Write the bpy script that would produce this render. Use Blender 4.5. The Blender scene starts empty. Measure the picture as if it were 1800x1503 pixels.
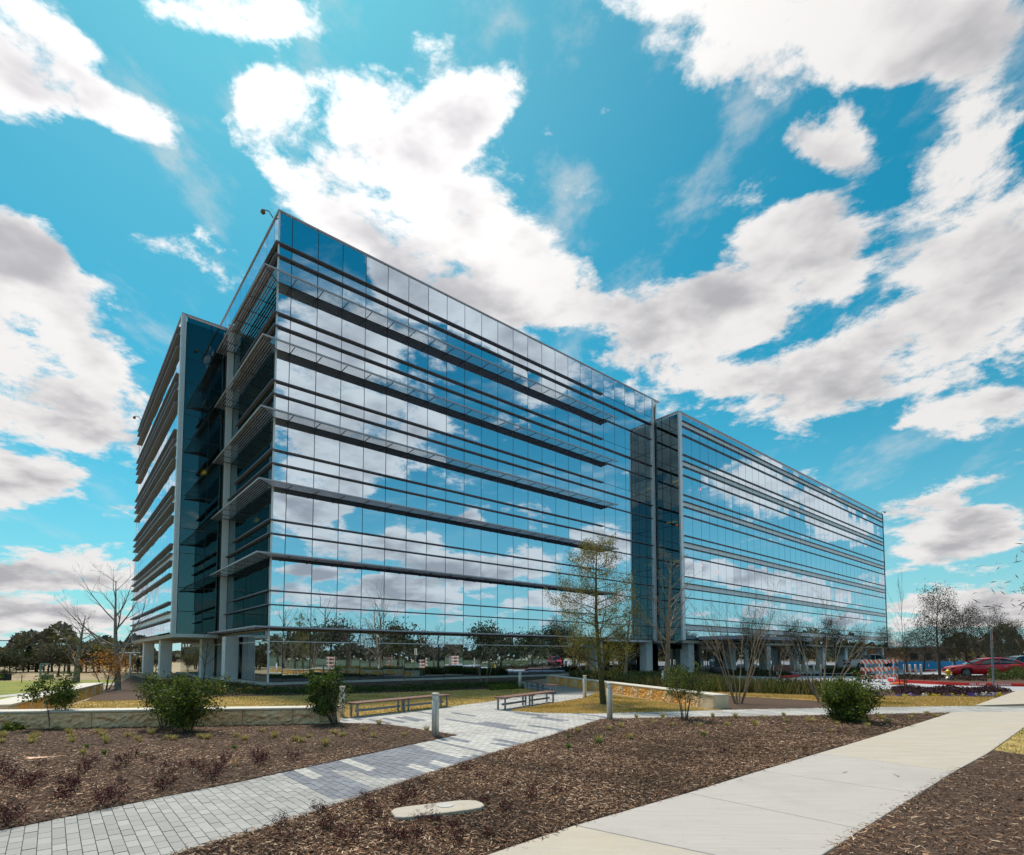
import bpy, math, random
import numpy as np
from mathutils import Vector, Matrix, Euler

random.seed(7); RS = np.random.RandomState(7)
SC = bpy.context.scene
COL = SC.collection
R = math.radians

# ------------------------------------------------------------------ camera
F_PX, CX, CY, IMW, IMH, EYE = 960.0, 900.0, 1099.0, 1800.0, 1503.0, 1.7
PITCH = math.atan(54 / 960.0)
cam_d = bpy.data.cameras.new('camera'); cam = bpy.data.objects.new('camera', cam_d); COL.objects.link(cam)
cam.location = (0, 0, EYE); cam.rotation_euler = (math.pi / 2 + PITCH, 0, 0)
cam_d.sensor_width = 36; cam_d.lens = 36 * F_PX / IMW
cam_d.shift_y = (CY - IMH / 2) / IMW
cam_d.clip_start = 0.1; cam_d.clip_end = 9000
SC.camera = cam

def ray(x, y):
    cp, sp = math.cos(PITCH), math.sin(PITCH)
    a, b = (x - CX) / F_PX, -(y - CY) / F_PX
    return np.array([a, cp - b * sp, sp + b * cp])
def G(x, y, z=0.0):
    d = ray(x, y); t = (z - EYE) / d[2]
    return (d[0] * t, d[1] * t)
def unit(v): v = np.array(v, float); return v / np.linalg.norm(v)

U2 = unit([.7648, .6443]); V2 = np.array([-U2[1], U2[0]])
C0 = np.array(G(470, 1204))
NF = np.array([-V2[0], -V2[1], 0])           # outward normal of the long front
ANG = math.atan2(U2[1], U2[0])
def L2W(s, t): p = C0 + U2 * s + V2 * t; return (p[0], p[1])
def W2L(x, y): p = np.array([x, y]) - C0; return (p @ U2, p @ V2)

# ------------------------------------------------------------------ light
sun_el = R(60); sun_az = R(-30)
sun_dir = np.array([math.sin(sun_az) * math.cos(sun_el), math.cos(sun_az) * math.cos(sun_el), math.sin(sun_el)])
sd = bpy.data.lights.new('sun', 'SUN'); sun = bpy.data.objects.new('sun', sd); COL.objects.link(sun)
sd.energy = 3.3; sd.angle = R(4); sd.color = (1, .94, .85)
sun.rotation_euler = Vector(sun_dir).to_track_quat('Z', 'Y').to_euler()
sun.location = (-200, 300, 300)
SC.view_settings.view_transform = 'Standard'; SC.view_settings.look = 'None'
SC.view_settings.exposure = 0.35; SC.view_settings.gamma = 1; SC.view_settings.use_curve_mapping = False
SC.cycles.max_bounces = 6; SC.cycles.diffuse_bounces = 2; SC.cycles.glossy_bounces = 4
SC.cycles.transparent_max_bounces = 8; SC.cycles.caustics_reflective = False; SC.cycles.caustics_refractive = False

world = bpy.data.worlds.new('World'); SC.world = world; world.use_nodes = True
def build_sky():
    nt = world.node_tree; N = nt.nodes; L = nt.links; N.clear()
    out = N.new('ShaderNodeOutputWorld'); bg = N.new('ShaderNodeBackground'); L.new(bg.outputs[0], out.inputs[0])
    bg.inputs['Strength'].default_value = 0.1
    sky = N.new('ShaderNodeTexSky'); sky.sky_type = 'NISHITA'; sky.sun_disc = False
    sky.sun_elevation = sun_el; sky.sun_rotation = sun_az; sky.altitude = 100; sky.dust_density = 0.6; sky.ozone_density = 2.0
    tc = N.new('ShaderNodeTexCoord'); D = tc.outputs['Generated']
    def math_(op, a, b=None, c=None, clamp=False):
        n = N.new('ShaderNodeMath'); n.operation = op; n.use_clamp = clamp
        for i, v in enumerate((a, b, c)):
            if v is None: continue
            if isinstance(v, (int, float)): n.inputs[i].default_value = v
            else: L.new(v, n.inputs[i])
        return n.outputs[0]
    def mixc(f, a, b, mode='MIX'):
        n = N.new('ShaderNodeMix'); n.data_type = 'RGBA'; n.blend_type = mode
        for s, v in ((0, f), (6, a), (7, b)):
            if isinstance(v, (int, float)): n.inputs[s].default_value = v
            elif isinstance(v, tuple): n.inputs[s].default_value = (*v, 1)
            else: L.new(v, n.inputs[s])
        return n.outputs[2]
    sep = N.new('ShaderNodeSeparateXYZ'); L.new(D, sep.inputs[0]); z = math_('MAXIMUM', sep.outputs[2], 0.0)
    # clear air: the physical sky, coloured towards the deep turquoise of the photograph
    blue = mixc(1.0, sky.outputs[0], SKY_TINT, 'MULTIPLY')
    hz = math_('POWER', math_('SUBTRACT', 1.0, z, clamp=True), 5.0)
    blue = mixc(math_('MULTIPLY', hz, 0.9), blue, (4.2, 5.6, 6.0))
    sdn = N.new('ShaderNodeVectorMath'); sdn.operation = 'DOT_PRODUCT'; L.new(D, sdn.inputs[0]); sdn.inputs[1].default_value = sun_dir
    sdot = math_('MAXIMUM', sdn.outputs['Value'], 0.0)
    glow = math_('POWER', sdot, 7.0)
    blue = mixc(math_('MULTIPLY', glow, 0.55), blue, (2.6, 4.6, 5.6))
    # cloud coverage: soft elliptical masses in world directions, torn by noise
    zz = math_('ADD', z, 0.28)
    dv = N.new('ShaderNodeVectorMath'); dv.operation = 'DIVIDE'; L.new(D, dv.inputs[0])
    cb = N.new('ShaderNodeCombineXYZ'); L.new(zz, cb.inputs[0]); L.new(zz, cb.inputs[1]); cb.inputs[2].default_value = 0.6; L.new(cb.outputs[0], dv.inputs[1])
    nz = N.new('ShaderNodeTexNoise'); nz.inputs['Scale'].default_value = 5.2; nz.inputs['Detail'].default_value = 9
    nz.inputs['Roughness'].default_value = .64; nz.inputs['Distortion'].default_value = .15; L.new(dv.outputs[0], nz.inputs[0])
    n2 = N.new('ShaderNodeTexNoise'); n2.inputs['Scale'].default_value = 3.6; n2.inputs['Detail'].default_value = 7
    n2.inputs['Roughness'].default_value = .5
    mp = N.new('ShaderNodeVectorMath'); mp.operation = 'ADD'; mp.inputs[1].default_value = (3.1, 7.7, 1.3); L.new(dv.outputs[0], mp.inputs[0]); L.new(mp.outputs[0], n2.inputs[0])
    acc = None
    for c, Rm, rad, w in BLOBS:
        m = N.new('ShaderNodeMapping'); m.vector_type = 'TEXTURE'
        m.inputs['Location'].default_value = c; m.inputs['Rotation'].default_value = Rm; m.inputs['Scale'].default_value = rad
        L.new(D, m.inputs[0])
        g = N.new('ShaderNodeTexGradient'); g.gradient_type = 'SPHERICAL'; L.new(m.outputs[0], g.inputs[0])
        acc = math_('MULTIPLY', g.outputs['Fac'], w) if acc is None else math_('MULTIPLY_ADD', g.outputs['Fac'], w, acc)
    acc = math_('MINIMUM', acc, 0.60)
    acc = math_('ADD', acc, math_('MULTIPLY', math_('POWER', math_('SUBTRACT', 1.0, z, clamp=True), 9.0), 0.20))
    dens = math_('ADD', acc, math_('MULTIPLY', math_('SUBTRACT', nz.outputs[0], 0.5), 2.3))
    dens = math_('ADD', dens, math_('MULTIPLY', math_('SUBTRACT', n2.outputs[0], 0.5), .9))
    mr = N.new('ShaderNodeMapRange'); mr.interpolation_type = 'SMOOTHSTEP'; L.new(dens, mr.inputs[0])
    mr.inputs[1].default_value = 0.20; mr.inputs[2].default_value = 0.50
    alpha = mr.outputs[0]
    # thick parts go grey, edges and the neighbourhood of the sun stay bright
    off = N.new('ShaderNodeVectorMath'); off.operation = 'ADD'; L.new(dv.outputs[0], off.inputs[0])
    off.inputs[1].default_value = (sun_dir[0] * .14, sun_dir[1] * .14, 0)
    ns = N.new('ShaderNodeTexNoise'); ns.inputs['Scale'].default_value = 5.2; ns.inputs['Detail'].default_value = 4; ns.inputs['Roughness'].default_value = .58; L.new(off.outputs[0], ns.inputs[0])
    relief = math_('SUBTRACT', ns.outputs[0], nz.outputs[0])          # thicker towards the sun -> this side is in shade
    thick = N.new('ShaderNodeMapRange'); thick.interpolation_type = 'SMOOTHSTEP'
    t0 = math_('ADD', math_('MULTIPLY', dens, .55), math_('MULTIPLY', relief, 1.3))
    L.new(math_('ADD', t0, math_('MULTIPLY', math_('SUBTRACT', n2.outputs[0], .5), 1.5)), thick.inputs[0])
    thick.inputs[1].default_value = .12; thick.inputs[2].default_value = .75
    cl = mixc(thick.outputs[0], (6.7, 6.55, 6.45), (3.5, 3.45, 3.65))
    sg = math_('ADD', 1.0, math_('MULTIPLY', math_('POWER', sdot, 10.0), 0.8))
    sc = N.new('ShaderNodeVectorMath'); sc.operation = 'SCALE'; L.new(cl, sc.inputs[0]); L.new(sg, sc.inputs['Scale'])
    # thin high veil, strongest above the left half
    wv = N.new('ShaderNodeMapping'); wv.inputs['Scale'].default_value = (1.0, .45, 1); wv.inputs['Rotation'].default_value = (0, 0, .5); L.new(dv.outputs[0], wv.inputs[0])
    n3 = N.new('ShaderNodeTexNoise'); n3.inputs['Scale'].default_value = 6.5; n3.inputs['Detail'].default_value = 7; n3.inputs['Roughness'].default_value = .62; L.new(wv.outputs[0], n3.inputs[0])
    veil = N.new('ShaderNodeMapRange'); veil.interpolation_type = 'SMOOTHSTEP'; L.new(n3.outputs[0], veil.inputs[0]); veil.inputs[1].default_value = .50; veil.inputs[2].default_value = .78
    vz = math_('MULTIPLY', veil.outputs[0], math_('MULTIPLY', math_('POWER', z, .7), .85))
    blue = mixc(vz, blue, (6.0, 6.0, 6.0))
    L.new(mixc(alpha, blue, sc.outputs[0]), bg.inputs[0])
SKY_TINT = (0.01, 0.92, 0.90)
def dir_blob(c, ex, ey, rx, ry, w):
    c = unit(c); ex = unit(ex - c * (ex @ c)); ey = np.cross(c, ex); 
    M = Matrix((Vector(ex), Vector(ey), Vector(c))).transposed()
    e = M.to_euler('XYZ')
    return (tuple(c), tuple(e), (rx, ry, max(rx, ry)), w)
BLOBS = []
def sky_blob(px, py, rx, ry, rot=0, w=1.0, mirror=False):
    def d(x, y):
        q = unit(ray(x, y))
        if mirror: q = q - 2 * (q @ NF) * NF
        return q
    c = d(px, py); cr, sr = math.cos(R(rot)), math.sin(R(rot))
    a = d(px + rx * cr, py - rx * sr) - c; b = d(px + ry * sr, py + ry * cr) - c
    BLOBS.append(dir_blob(c, a, b, np.linalg.norm(a) * 1.05, np.linalg.norm(b) * 1.05, w))
# masses seen directly
for b in [(560,215,190,120), (700,370,330,150,-25), (870,490,220,130,-20), (800,215,150,75,30),
          (1290,60,330,140,-12), (1590,50,260,110), (1440,220,130,80,-30), (1720,420,230,230,20), (1400,470,230,110,10),
          (1230,620,260,130,-15), (1600,640,290,110), (90,640,230,190,-15), (20,800,170,110), (20,430,130,70), 
          (1700,740,170,55,10), (50,110,150,120), (235,215,140,55,-25), (430,30,200,60,-8), (1670,925,190,85,8), (120,1000,230,60,5),
          (1730,1070,250,50), (60,1085,260,40)]:
    sky_blob(*b)
# masses seen mirrored in the long front
for b in [(610,700,215,200,0), (540,900,90,60), (860,560,260,62,-33), (740,520,110,60,-20), (560,860,120,60), (950,690,60,30), (860,1000,190,40,3), (650,960,150,30), (680,1050,200,35), (1060,960,90,45), (1000,1060,120,25),
          (1330,850,170,70,-20), (1480,920,90,40,-25), (1280,1010,160,30,-8), (1420,1040,120,25,-8), (540,1000,60,16), (830,920,40,18)]:
    sky_blob(*b, mirror=True)
# the rest of the sky, at the same cover
for az, el, rx, ry in [(170,60,.4,.35), (-100,35,.35,.2), (-140,60,.45,.3), (-75,60,.3,.2), (-170,20,.3,.12), (-110,12,.3,.08)]:
    c = np.array([math.sin(R(az)) * math.cos(R(el)), math.cos(R(az)) * math.cos(R(el)), math.sin(R(el))])
    BLOBS.append(dir_blob(c, np.cross(c, [0, 0, 1]), None, rx, ry, 1.0))
build_sky()

# ------------------------------------------------------------------ helpers
def mat(name, col, rough=.7, metal=0., spec=.5, var=0., vscale=5., bump=0., bscale=40., coat=0., col2=None, detail=4, stretch=None):
    m = bpy.data.materials.new(name); m.use_nodes = True; nt = m.node_tree; b = nt.nodes['Principled BSDF']
    b.inputs['Roughness'].default_value = rough; b.inputs['Metallic'].default_value = metal
    b.inputs['Specular IOR Level'].default_value = spec; b.inputs['Coat Weight'].default_value = coat
    b.inputs['Base Color'].default_value = (*col, 1)
    if var or col2 or bump:
        tc = nt.nodes.new('ShaderNodeTexCoord'); src = tc.outputs['Object']
        if stretch:
            mp = nt.nodes.new('ShaderNodeMapping'); mp.inputs['Scale'].default_value = stretch; nt.links.new(src, mp.inputs[0]); src = mp.outputs[0]
    if var or col2:
        n = nt.nodes.new('ShaderNodeTexNoise'); n.inputs['Scale'].default_value = vscale; n.inputs['Detail'].default_value = detail; n.inputs['Roughness'].default_value = .65
        nt.links.new(src, n.inputs[0])
        r = nt.nodes.new('ShaderNodeValToRGB'); r.color_ramp.elements[0].position = .33; r.color_ramp.elements[1].position = .67
        c2 = col2 or tuple(min(1, c * (1 + var)) for c in col); c1 = col if col2 else tuple(c * (1 - var) for c in col)
        r.color_ramp.elements[0].color = (*c1, 1); r.color_ramp.elements[1].color = (*c2, 1)
        nt.links.new(n.outputs[0], r.inputs[0]); nt.links.new(r.outputs[0], b.inputs['Base Color'])
    if bump:
        n = nt.nodes.new('ShaderNodeTexNoise'); n.inputs['Scale'].default_value = bscale; n.inputs['Detail'].default_value = 6
        nt.links.new(src, n.inputs[0]); bp = nt.nodes.new('ShaderNodeBump'); bp.inputs['Strength'].default_value = bump; bp.inputs['Distance'].default_value = .03
        nt.links.new(n.outputs[0], bp.inputs['Height']); nt.links.new(bp.outputs[0], b.inputs['Normal'])
    return m
def attr_mat(name, rough=.8, trans=0.):
    """base colour comes per piece from the 'tone' attribute (the colour of each leaf, chip or blade)"""
    m = bpy.data.materials.new(name); m.use_nodes = True; nt = m.node_tree; b = nt.nodes['Principled BSDF']
    b.inputs['Roughness'].default_value = rough; b.inputs['Specular IOR Level'].default_value = .25
    a = nt.nodes.new('ShaderNodeAttribute'); a.attribute_name = 'tone'; nt.links.new(a.outputs['Color'], b.inputs['Base Color'])
    if trans:
        t = nt.nodes.new('ShaderNodeBsdfTranslucent'); nt.links.new(a.outputs['Color'], t.inputs[0])
        mx = nt.nodes.new('ShaderNodeMixShader'); mx.inputs[0].default_value = trans
        nt.links.new(b.outputs[0], mx.inputs[1]); nt.links.new(t.outputs[0], mx.inputs[2]); nt.links.new(mx.outputs[0], nt.nodes['Material Output'].inputs[0])
    return m
def glass(name, refl, face, edge, tint, wob=.0):
    m = bpy.data.materials.new(name); m.use_nodes = True; nt = m.node_tree; nt.nodes.remove(nt.nodes['Principled BSDF'])
    o = nt.nodes['Material Output']; g = nt.nodes.new('ShaderNodeBsdfGlossy'); g.inputs['Roughness'].default_value = 0.0; g.inputs['Color'].default_value = (*refl, 1)
    t = nt.nodes.new('ShaderNodeBsdfTransparent'); t.inputs['Color'].default_value = (*tint, 1)
    lw = nt.nodes.new('ShaderNodeLayerWeight'); lw.inputs['Blend'].default_value = .5
    pw = nt.nodes.new('ShaderNodeMath'); pw.operation = 'POWER'; pw.inputs[1].default_value = 3.0; nt.links.new(lw.outputs['Facing'], pw.inputs[0])
    mr = nt.nodes.new('ShaderNodeMapRange'); mr.inputs[3].default_value = face; mr.inputs[4].default_value = edge
    nt.links.new(pw.outputs[0], mr.inputs[0])
    mx = nt.nodes.new('ShaderNodeMixShader'); nt.links.new(mr.outputs[0], mx.inputs[0]); nt.links.new(t.outputs[0], mx.inputs[1]); nt.links.new(g.outputs[0], mx.inputs[2])
    nt.links.new(mx.outputs[0], o.inputs[0])
    if wob:
        tc = nt.nodes.new('ShaderNodeTexCoord'); n = nt.nodes.new('ShaderNodeTexNoise'); n.inputs['Scale'].default_value = .9; n.inputs['Detail'].default_value = 1
        nt.links.new(tc.outputs['Generated'], n.inputs[0]); bp = nt.nodes.new('ShaderNodeBump'); bp.inputs['Strength'].default_value = wob; bp.inputs['Distance'].default_value = .01
        nt.links.new(n.outputs[0], bp.inputs['Height']); nt.links.new(bp.outputs[0], g.inputs['Normal'])
    return m
def emit(name, col, s):
    m = bpy.data.materials.new(name); m.use_nodes = True; b = m.node_tree.nodes['Principled BSDF']
    b.inputs['Emission Color'].default_value = (*col, 1); b.inputs['Emission Strength'].default_value = s; b.inputs['Base Color'].default_value = (*col, 1); return m

M = {}
M['mirror'] = glass('blue mirror glass', (.70, .84, .95), .90, 1.0, (.10, .20, .26), .05)
M['teal'] = glass('teal clear glass', (.50, .70, .74), .15, .88, (.10, .26, .28), .03)
M['clear'] = glass('clear lobby glass', (.85, .9, .92), .45, 1.0, (.35, .42, .42), .02)
M['alum'] = mat('brushed aluminium', (.47, .45, .52), .45, .2, var=.08, vscale=3)
M['alum_l'] = mat('pale aluminium panel', (.80, .78, .82), .4, .25, var=.05, vscale=2)
M['fin'] = mat('grey painted fin', (.16, .16, .22), .5, .1)
M['dark'] = mat('black mullion', (.02, .022, .03), .4)
M['soffit'] = mat('tan soffit panel', (.44, .38, .30), .8, var=.06)
M['colm'] = mat('pale precast column', (.80, .77, .78), .7, var=.05, vscale=3)
M['slabf'] = mat('interior ceiling', (.20, .20, .20), .8)
M['core'] = mat('interior core wall', (.05, .055, .06), .8)
M['roof'] = mat('roof membrane', (.5, .5, .48), .9)
M['lamp'] = emit('warm ceiling lamp', (1, .13, .0), 8)
M['conc'] = mat('pale concrete', (.50, .47, .43), .85, var=.10, vscale=1.6, bump=.15, bscale=60)
def slab_mat(name, col, stain, stretch):
    m = mat(name, col, .88, var=.07, vscale=1.1, bump=.35, bscale=26, stretch=stretch); nt = m.node_tree; bs = nt.nodes['Principled BSDF']; src = bs.inputs['Base Color'].links[0].from_socket
    tc = nt.nodes.new('ShaderNodeTexCoord')
    for sc_, lo, hi, c, amt in ((.55, .50, .68, stain, .6), (5.0, .60, .74, (.30, .26, .20), .35), (60.0, .66, .72, (.16, .14, .12), .7)):
        n = nt.nodes.new('ShaderNodeTexNoise'); n.inputs['Scale'].default_value = sc_; n.inputs['Detail'].default_value = 5; n.inputs['Roughness'].default_value = .7; nt.links.new(tc.outputs['Object'], n.inputs[0])
        r = nt.nodes.new('ShaderNodeMapRange'); r.inputs[1].default_value = lo; r.inputs[2].default_value = hi; r.inputs[4].default_value = amt; nt.links.new(n.outputs[0], r.inputs[0])
        mx = nt.nodes.new('ShaderNodeMix'); mx.data_type = 'RGBA'; nt.links.new(r.outputs[0], mx.inputs[0]); nt.links.new(src, mx.inputs[6]); mx.inputs[7].default_value = (*c, 1); src = mx.outputs[2]
    nt.links.new(src, bs.inputs['Base Color']); return m
M['concb'] = slab_mat('warm beige concrete', (.50, .43, .355), (.52, .42, .29), (1, 5, 1))
M['concg'] = slab_mat('grey broomed concrete', (.50, .445, .405), (.42, .375, .335), (1, 22, 1))
M['road'] = mat('concrete drive', (.42, .41, .43), .85, var=.10, vscale=.35, bump=.1)
M['joint'] = mat('dark joint sand', (.25, .235, .22), .95)
M['mulch'] = mat('dark bark mulch', (.035, .018, .010), .95, col2=(.16, .088, .052), vscale=26, detail=8, bump=.9, bscale=60)
M['chip'] = attr_mat('bark chip', .9)
M['lawn'] = mat('dormant lawn', (.26, .20, .05), .95, col2=(.66, .45, .16), vscale=1.8, detail=9, bump=.6, bscale=90)
M['green'] = mat('green lawn', (.13, .17, .02), .95, col2=(.33, .30, .05), vscale=.8, detail=8, bump=.4, bscale=60)
M['field'] = mat('dry field', (.26, .19, .10), .95, col2=(.42, .31, .18), vscale=.15, detail=8)
M['leaf'] = attr_mat('leaf', .6, .3)
M['bark'] = mat('grey brown bark', (.10, .075, .055), .9, var=.3, vscale=12, bump=.6, bscale=30)
M['bark_o'] = mat('olive mossy bark', (.085, .075, .03), .9, var=.35, vscale=9, bump=.6, bscale=30)
M['bark_p'] = mat('pale smooth bark', (.27, .20, .14), .8, var=.3, vscale=8)
M['bark_m'] = mat('mottled grey bark', (.14, .12, .11), .9, col2=(.30, .27, .24), vscale=7)
M['steel'] = mat('stainless steel', (.68, .62, .55), .45, .15, var=.06, vscale=3)
M['wood'] = mat('red brown slat', (.22, .10, .07), .6, var=.2, vscale=8)
M['paint_g'] = mat('grey painted steel', (.22, .25, .30), .45, .3)
def stone_mat(name, a, b, c, vs):
    m = mat(name, a, .9, bump=1.0, bscale=7, col2=b, vscale=vs, detail=8)
    nt = m.node_tree; bs = nt.nodes['Principled BSDF']; src = bs.inputs['Base Color'].links[0].from_socket
    n = nt.nodes.new('ShaderNodeTexNoise'); n.inputs['Scale'].default_value = .9; n.inputs['Detail'].default_value = 3
    tc = nt.nodes.new('ShaderNodeTexCoord'); nt.links.new(tc.outputs['Object'], n.inputs[0])
    mr = nt.nodes.new('ShaderNodeMapRange'); mr.inputs[1].default_value = .45; mr.inputs[2].default_value = .6; nt.links.new(n.outputs[0], mr.inputs[0])
    mx = nt.nodes.new('ShaderNodeMix'); mx.data_type = 'RGBA'; nt.links.new(mr.outputs[0], mx.inputs[0]); nt.links.new(src, mx.inputs[6]); mx.inputs[7].default_value = (*c, 1)
    nt.links.new(mx.outputs[2], bs.inputs['Base Color'])
    for nn in nt.nodes:
        if nn.type == 'BUMP': nn.inputs['Distance'].default_value = .12
    return m
M['stone'] = stone_mat('rough tan limestone', (.80, .42, .18), (.98, .76, .52), (.95, .60, .34), 6)
M['stone_g'] = stone_mat('golden split limestone', (.90, .32, .04), (.95, .54, .16), (.85, .58, .33), 3)
M['stone_s'] = mat('sawn limestone', (.70, .55, .38), .8, var=.14, vscale=4, bump=.15)
M['cap'] = mat('smooth limestone cap', (.66, .59, .50), .8, var=.06, vscale=3)
M['red'] = mat('red kerb paint', (.62, .025, .02), .6, var=.1)
M['white'] = mat('white paint', (.75, .75, .75), .6)
M['orange'] = mat('orange reflective sheeting', (.80, .12, .02), .5)
M['yellow'] = mat('yellow hydrant paint', (.75, .48, .02), .4)
M['blue'] = mat('blue tarpaulin', (.0, .30, .62), .6, var=.1)
M['black'] = mat('black rubber', (.02, .02, .02), .7)
M['car_red'] = mat('red car paint', (.80, .012, .02), .3, .0, coat=.6)
M['car_black'] = mat('dark car paint', (.012, .018, .03), .2, .3, coat=1)
M['car_white'] = mat('white car paint', (.68, .68, .68), .3, coat=1)
M['cglass'] = mat('car glass', (.02, .03, .035), .05, .0, spec=1.0)
M['rim'] = mat('alloy rim', (.6, .6, .62), .3, .8)
M['taill'] = mat('tail lamp', (.6, .02, .02), .2)
M['peel'] = mat('faded orange plastic', (.68, .25, .08), .5, col2=(.72, .42, .24), vscale=5)
M['pot'] = mat('dark clay pot', (.06, .055, .055), .6)
M['brickw'] = mat('brown building wall', (.20, .12, .09), .85, var=.15, vscale=2)
M['teal_p'] = mat('teal painted pole', (.15, .30, .30), .5)

def link(o, parent=None):
    COL.objects.link(o)
    if parent is not None: o.parent = parent
    return o
def tag(o, label=None, cat=None, group=None, kind=None):
    if label: o['label'] = label
    if cat: o['category'] = cat
    if group: o['group'] = group
    if kind: o['kind'] = kind
    return o
def empty(name, loc, rz=0, label=None, cat=None, group=None):
    o = bpy.data.objects.new(name, None); link(o); o.location = (*loc[:2], loc[2] if len(loc) > 2 else 0); o.rotation_euler = (0, 0, rz)
    o.empty_display_size = .2
    return tag(o, label, cat, group)
def mk(name, vs, fs, m, parent=None, smooth=False, mi=None):
    me = bpy.data.meshes.new(name); me.from_pydata([tuple(map(float, v)) for v in vs], [], fs)
    for x in (m if isinstance(m, (list, tuple)) else [m]): me.materials.append(x)
    if mi is not None: me.polygons.foreach_set('material_index', np.array(mi, dtype=np.int32))
    if smooth: me.polygons.foreach_set('use_smooth', [True] * len(fs))
    me.update(); return link(bpy.data.objects.new(name, me), parent)
def quads(name, V, m, parent=None, tone=None, smooth=False):
    """V (n,4,3) float array, tone (n,3)"""
    n = len(V); me = bpy.data.meshes.new(name); me.vertices.add(4 * n); me.vertices.foreach_set('co', V.astype(np.float32).ravel())
    me.loops.add(4 * n); me.loops.foreach_set('vertex_index', np.arange(4 * n, dtype=np.int32))
    me.polygons.add(n); me.polygons.foreach_set('loop_start', np.arange(0, 4 * n, 4, dtype=np.int32)); me.polygons.foreach_set('loop_total', np.full(n, 4, dtype=np.int32))
    me.materials.append(m)
    if tone is not None:
        a = me.attributes.new('tone', 'FLOAT_COLOR', 'FACE'); a.data.foreach_set('color', np.c_[tone, np.ones(n)].astype(np.float32).ravel())
    me.update(calc_edges=True); me.validate()
    return link(bpy.data.objects.new(name, me), parent)
class MB:
    def __init__(s): s.v = []; s.f = []; s.mi = []; s.cur = 0
    def add(s, vs, fs):
        k = len(s.v); s.v += [tuple(v) for v in vs]; s.f += [tuple(i + k for i in f) for f in fs]; s.mi += [s.cur] * len(fs)
    def box(s, x0, x1, y0, y1, z0, z1):
        s.add([(x, y, z) for z in (z0, z1) for y in (y0, y1) for x in (x0, x1)],
              [(0, 2, 3, 1), (4, 5, 7, 6), (0, 1, 5, 4), (2, 6, 7, 3), (0, 4, 6, 2), (1, 3, 7, 5)]); return s
    def tube(s, p, q, r0, r1=None, n=6, cap=True):
        r1 = r0 if r1 is None else r1; p = np.array(p, float); q = np.array(q, float); d = unit(q - p)
        a = unit(np.cross(d, [0, 0, 1] if abs(d[2]) < .9 else [1, 0, 0])); b = np.cross(d, a); vs = []
        for c, r in ((p, r0), (q, r1)):
            for i in range(n):
                t = 2 * math.pi * i / n; vs.append(c + r * (a * math.cos(t) + b * math.sin(t)))
        fs = [(i, (i + 1) % n, n + (i + 1) % n, n + i) for i in range(n)]
        if cap: fs += [tuple(range(n - 1, -1, -1)), tuple(range(n, 2 * n))]
        s.add(vs, fs); return s
    def lathe(s, prof, n=16, c=(0, 0)):
        vs = []; 
        for r, z in prof:
            for i in range(n): t = 2 * math.pi * i / n; vs.append((c[0] + r * math.cos(t), c[1] + r * math.sin(t), z))
        fs = [(j * n + i, j * n + (i + 1) % n, (j + 1) * n + (i + 1) % n, (j + 1) * n + i) for j in range(len(prof) - 1) for i in range(n)]
        fs += [tuple(range(n - 1, -1, -1)), tuple((len(prof) - 1) * n + i for i in range(n))]; s.add(vs, fs); return s
    def prism(s, poly, z0, z1):
        n = len(poly); a = sum(poly[i][0] * poly[(i + 1) % n][1] - poly[(i + 1) % n][0] * poly[i][1] for i in range(n))
        if a < 0: poly = poly[::-1]
        s.add([(x, y, z0) for x, y in poly] + [(x, y, z1) for x, y in poly],
              [tuple(range(n - 1, -1, -1)), tuple(range(n, 2 * n))] + [(i, (i + 1) % n, n + (i + 1) % n, n + i) for i in range(n)]); return s
    def build(s, name, m, parent=None, smooth=False): return mk(name, s.v, s.f, m, parent, smooth, s.mi if isinstance(m, (list, tuple)) else None)
def struct(o): o['kind'] = 'structure'; return o
def copy_tree(o, parent=None):
    c = o.copy(); COL.objects.link(c); c.parent = parent
    for ch in list(o.children): copy_tree(ch, c)
    return c
def bevel(o, w=.02, seg=2):
    b = o.modifiers.new('bevel', 'BEVEL'); b.width = w; b.segments = seg; b.limit_method = 'ANGLE'; return o

# ------------------------------------------------------------------ setting: ground sheets
def flat(name, pts, z, m, th=None, parent=None):
    b = MB(); b.prism(pts, z - (th or .3), z); return struct(b.build(name, m, parent))
def px(pts, z=0): return [G(x, y, z) for x, y in pts]
flat('ground', [(-3000, -3000), (3000, -3000), (3000, 4000), (-3000, 4000)], -.02, M['field'])

M['meadow'] = mat('dark winter meadow', (.035, .05, .018), .95, col2=(.08, .085, .03), vscale=.3, detail=7)
flat('meadow', [(40, 24), (24, 8), (14, -6), (-20, -12), (-260, -60), (-200, -320), (320, -320), (420, 40), (120, 36)], -.012, M['meadow'])

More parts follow.
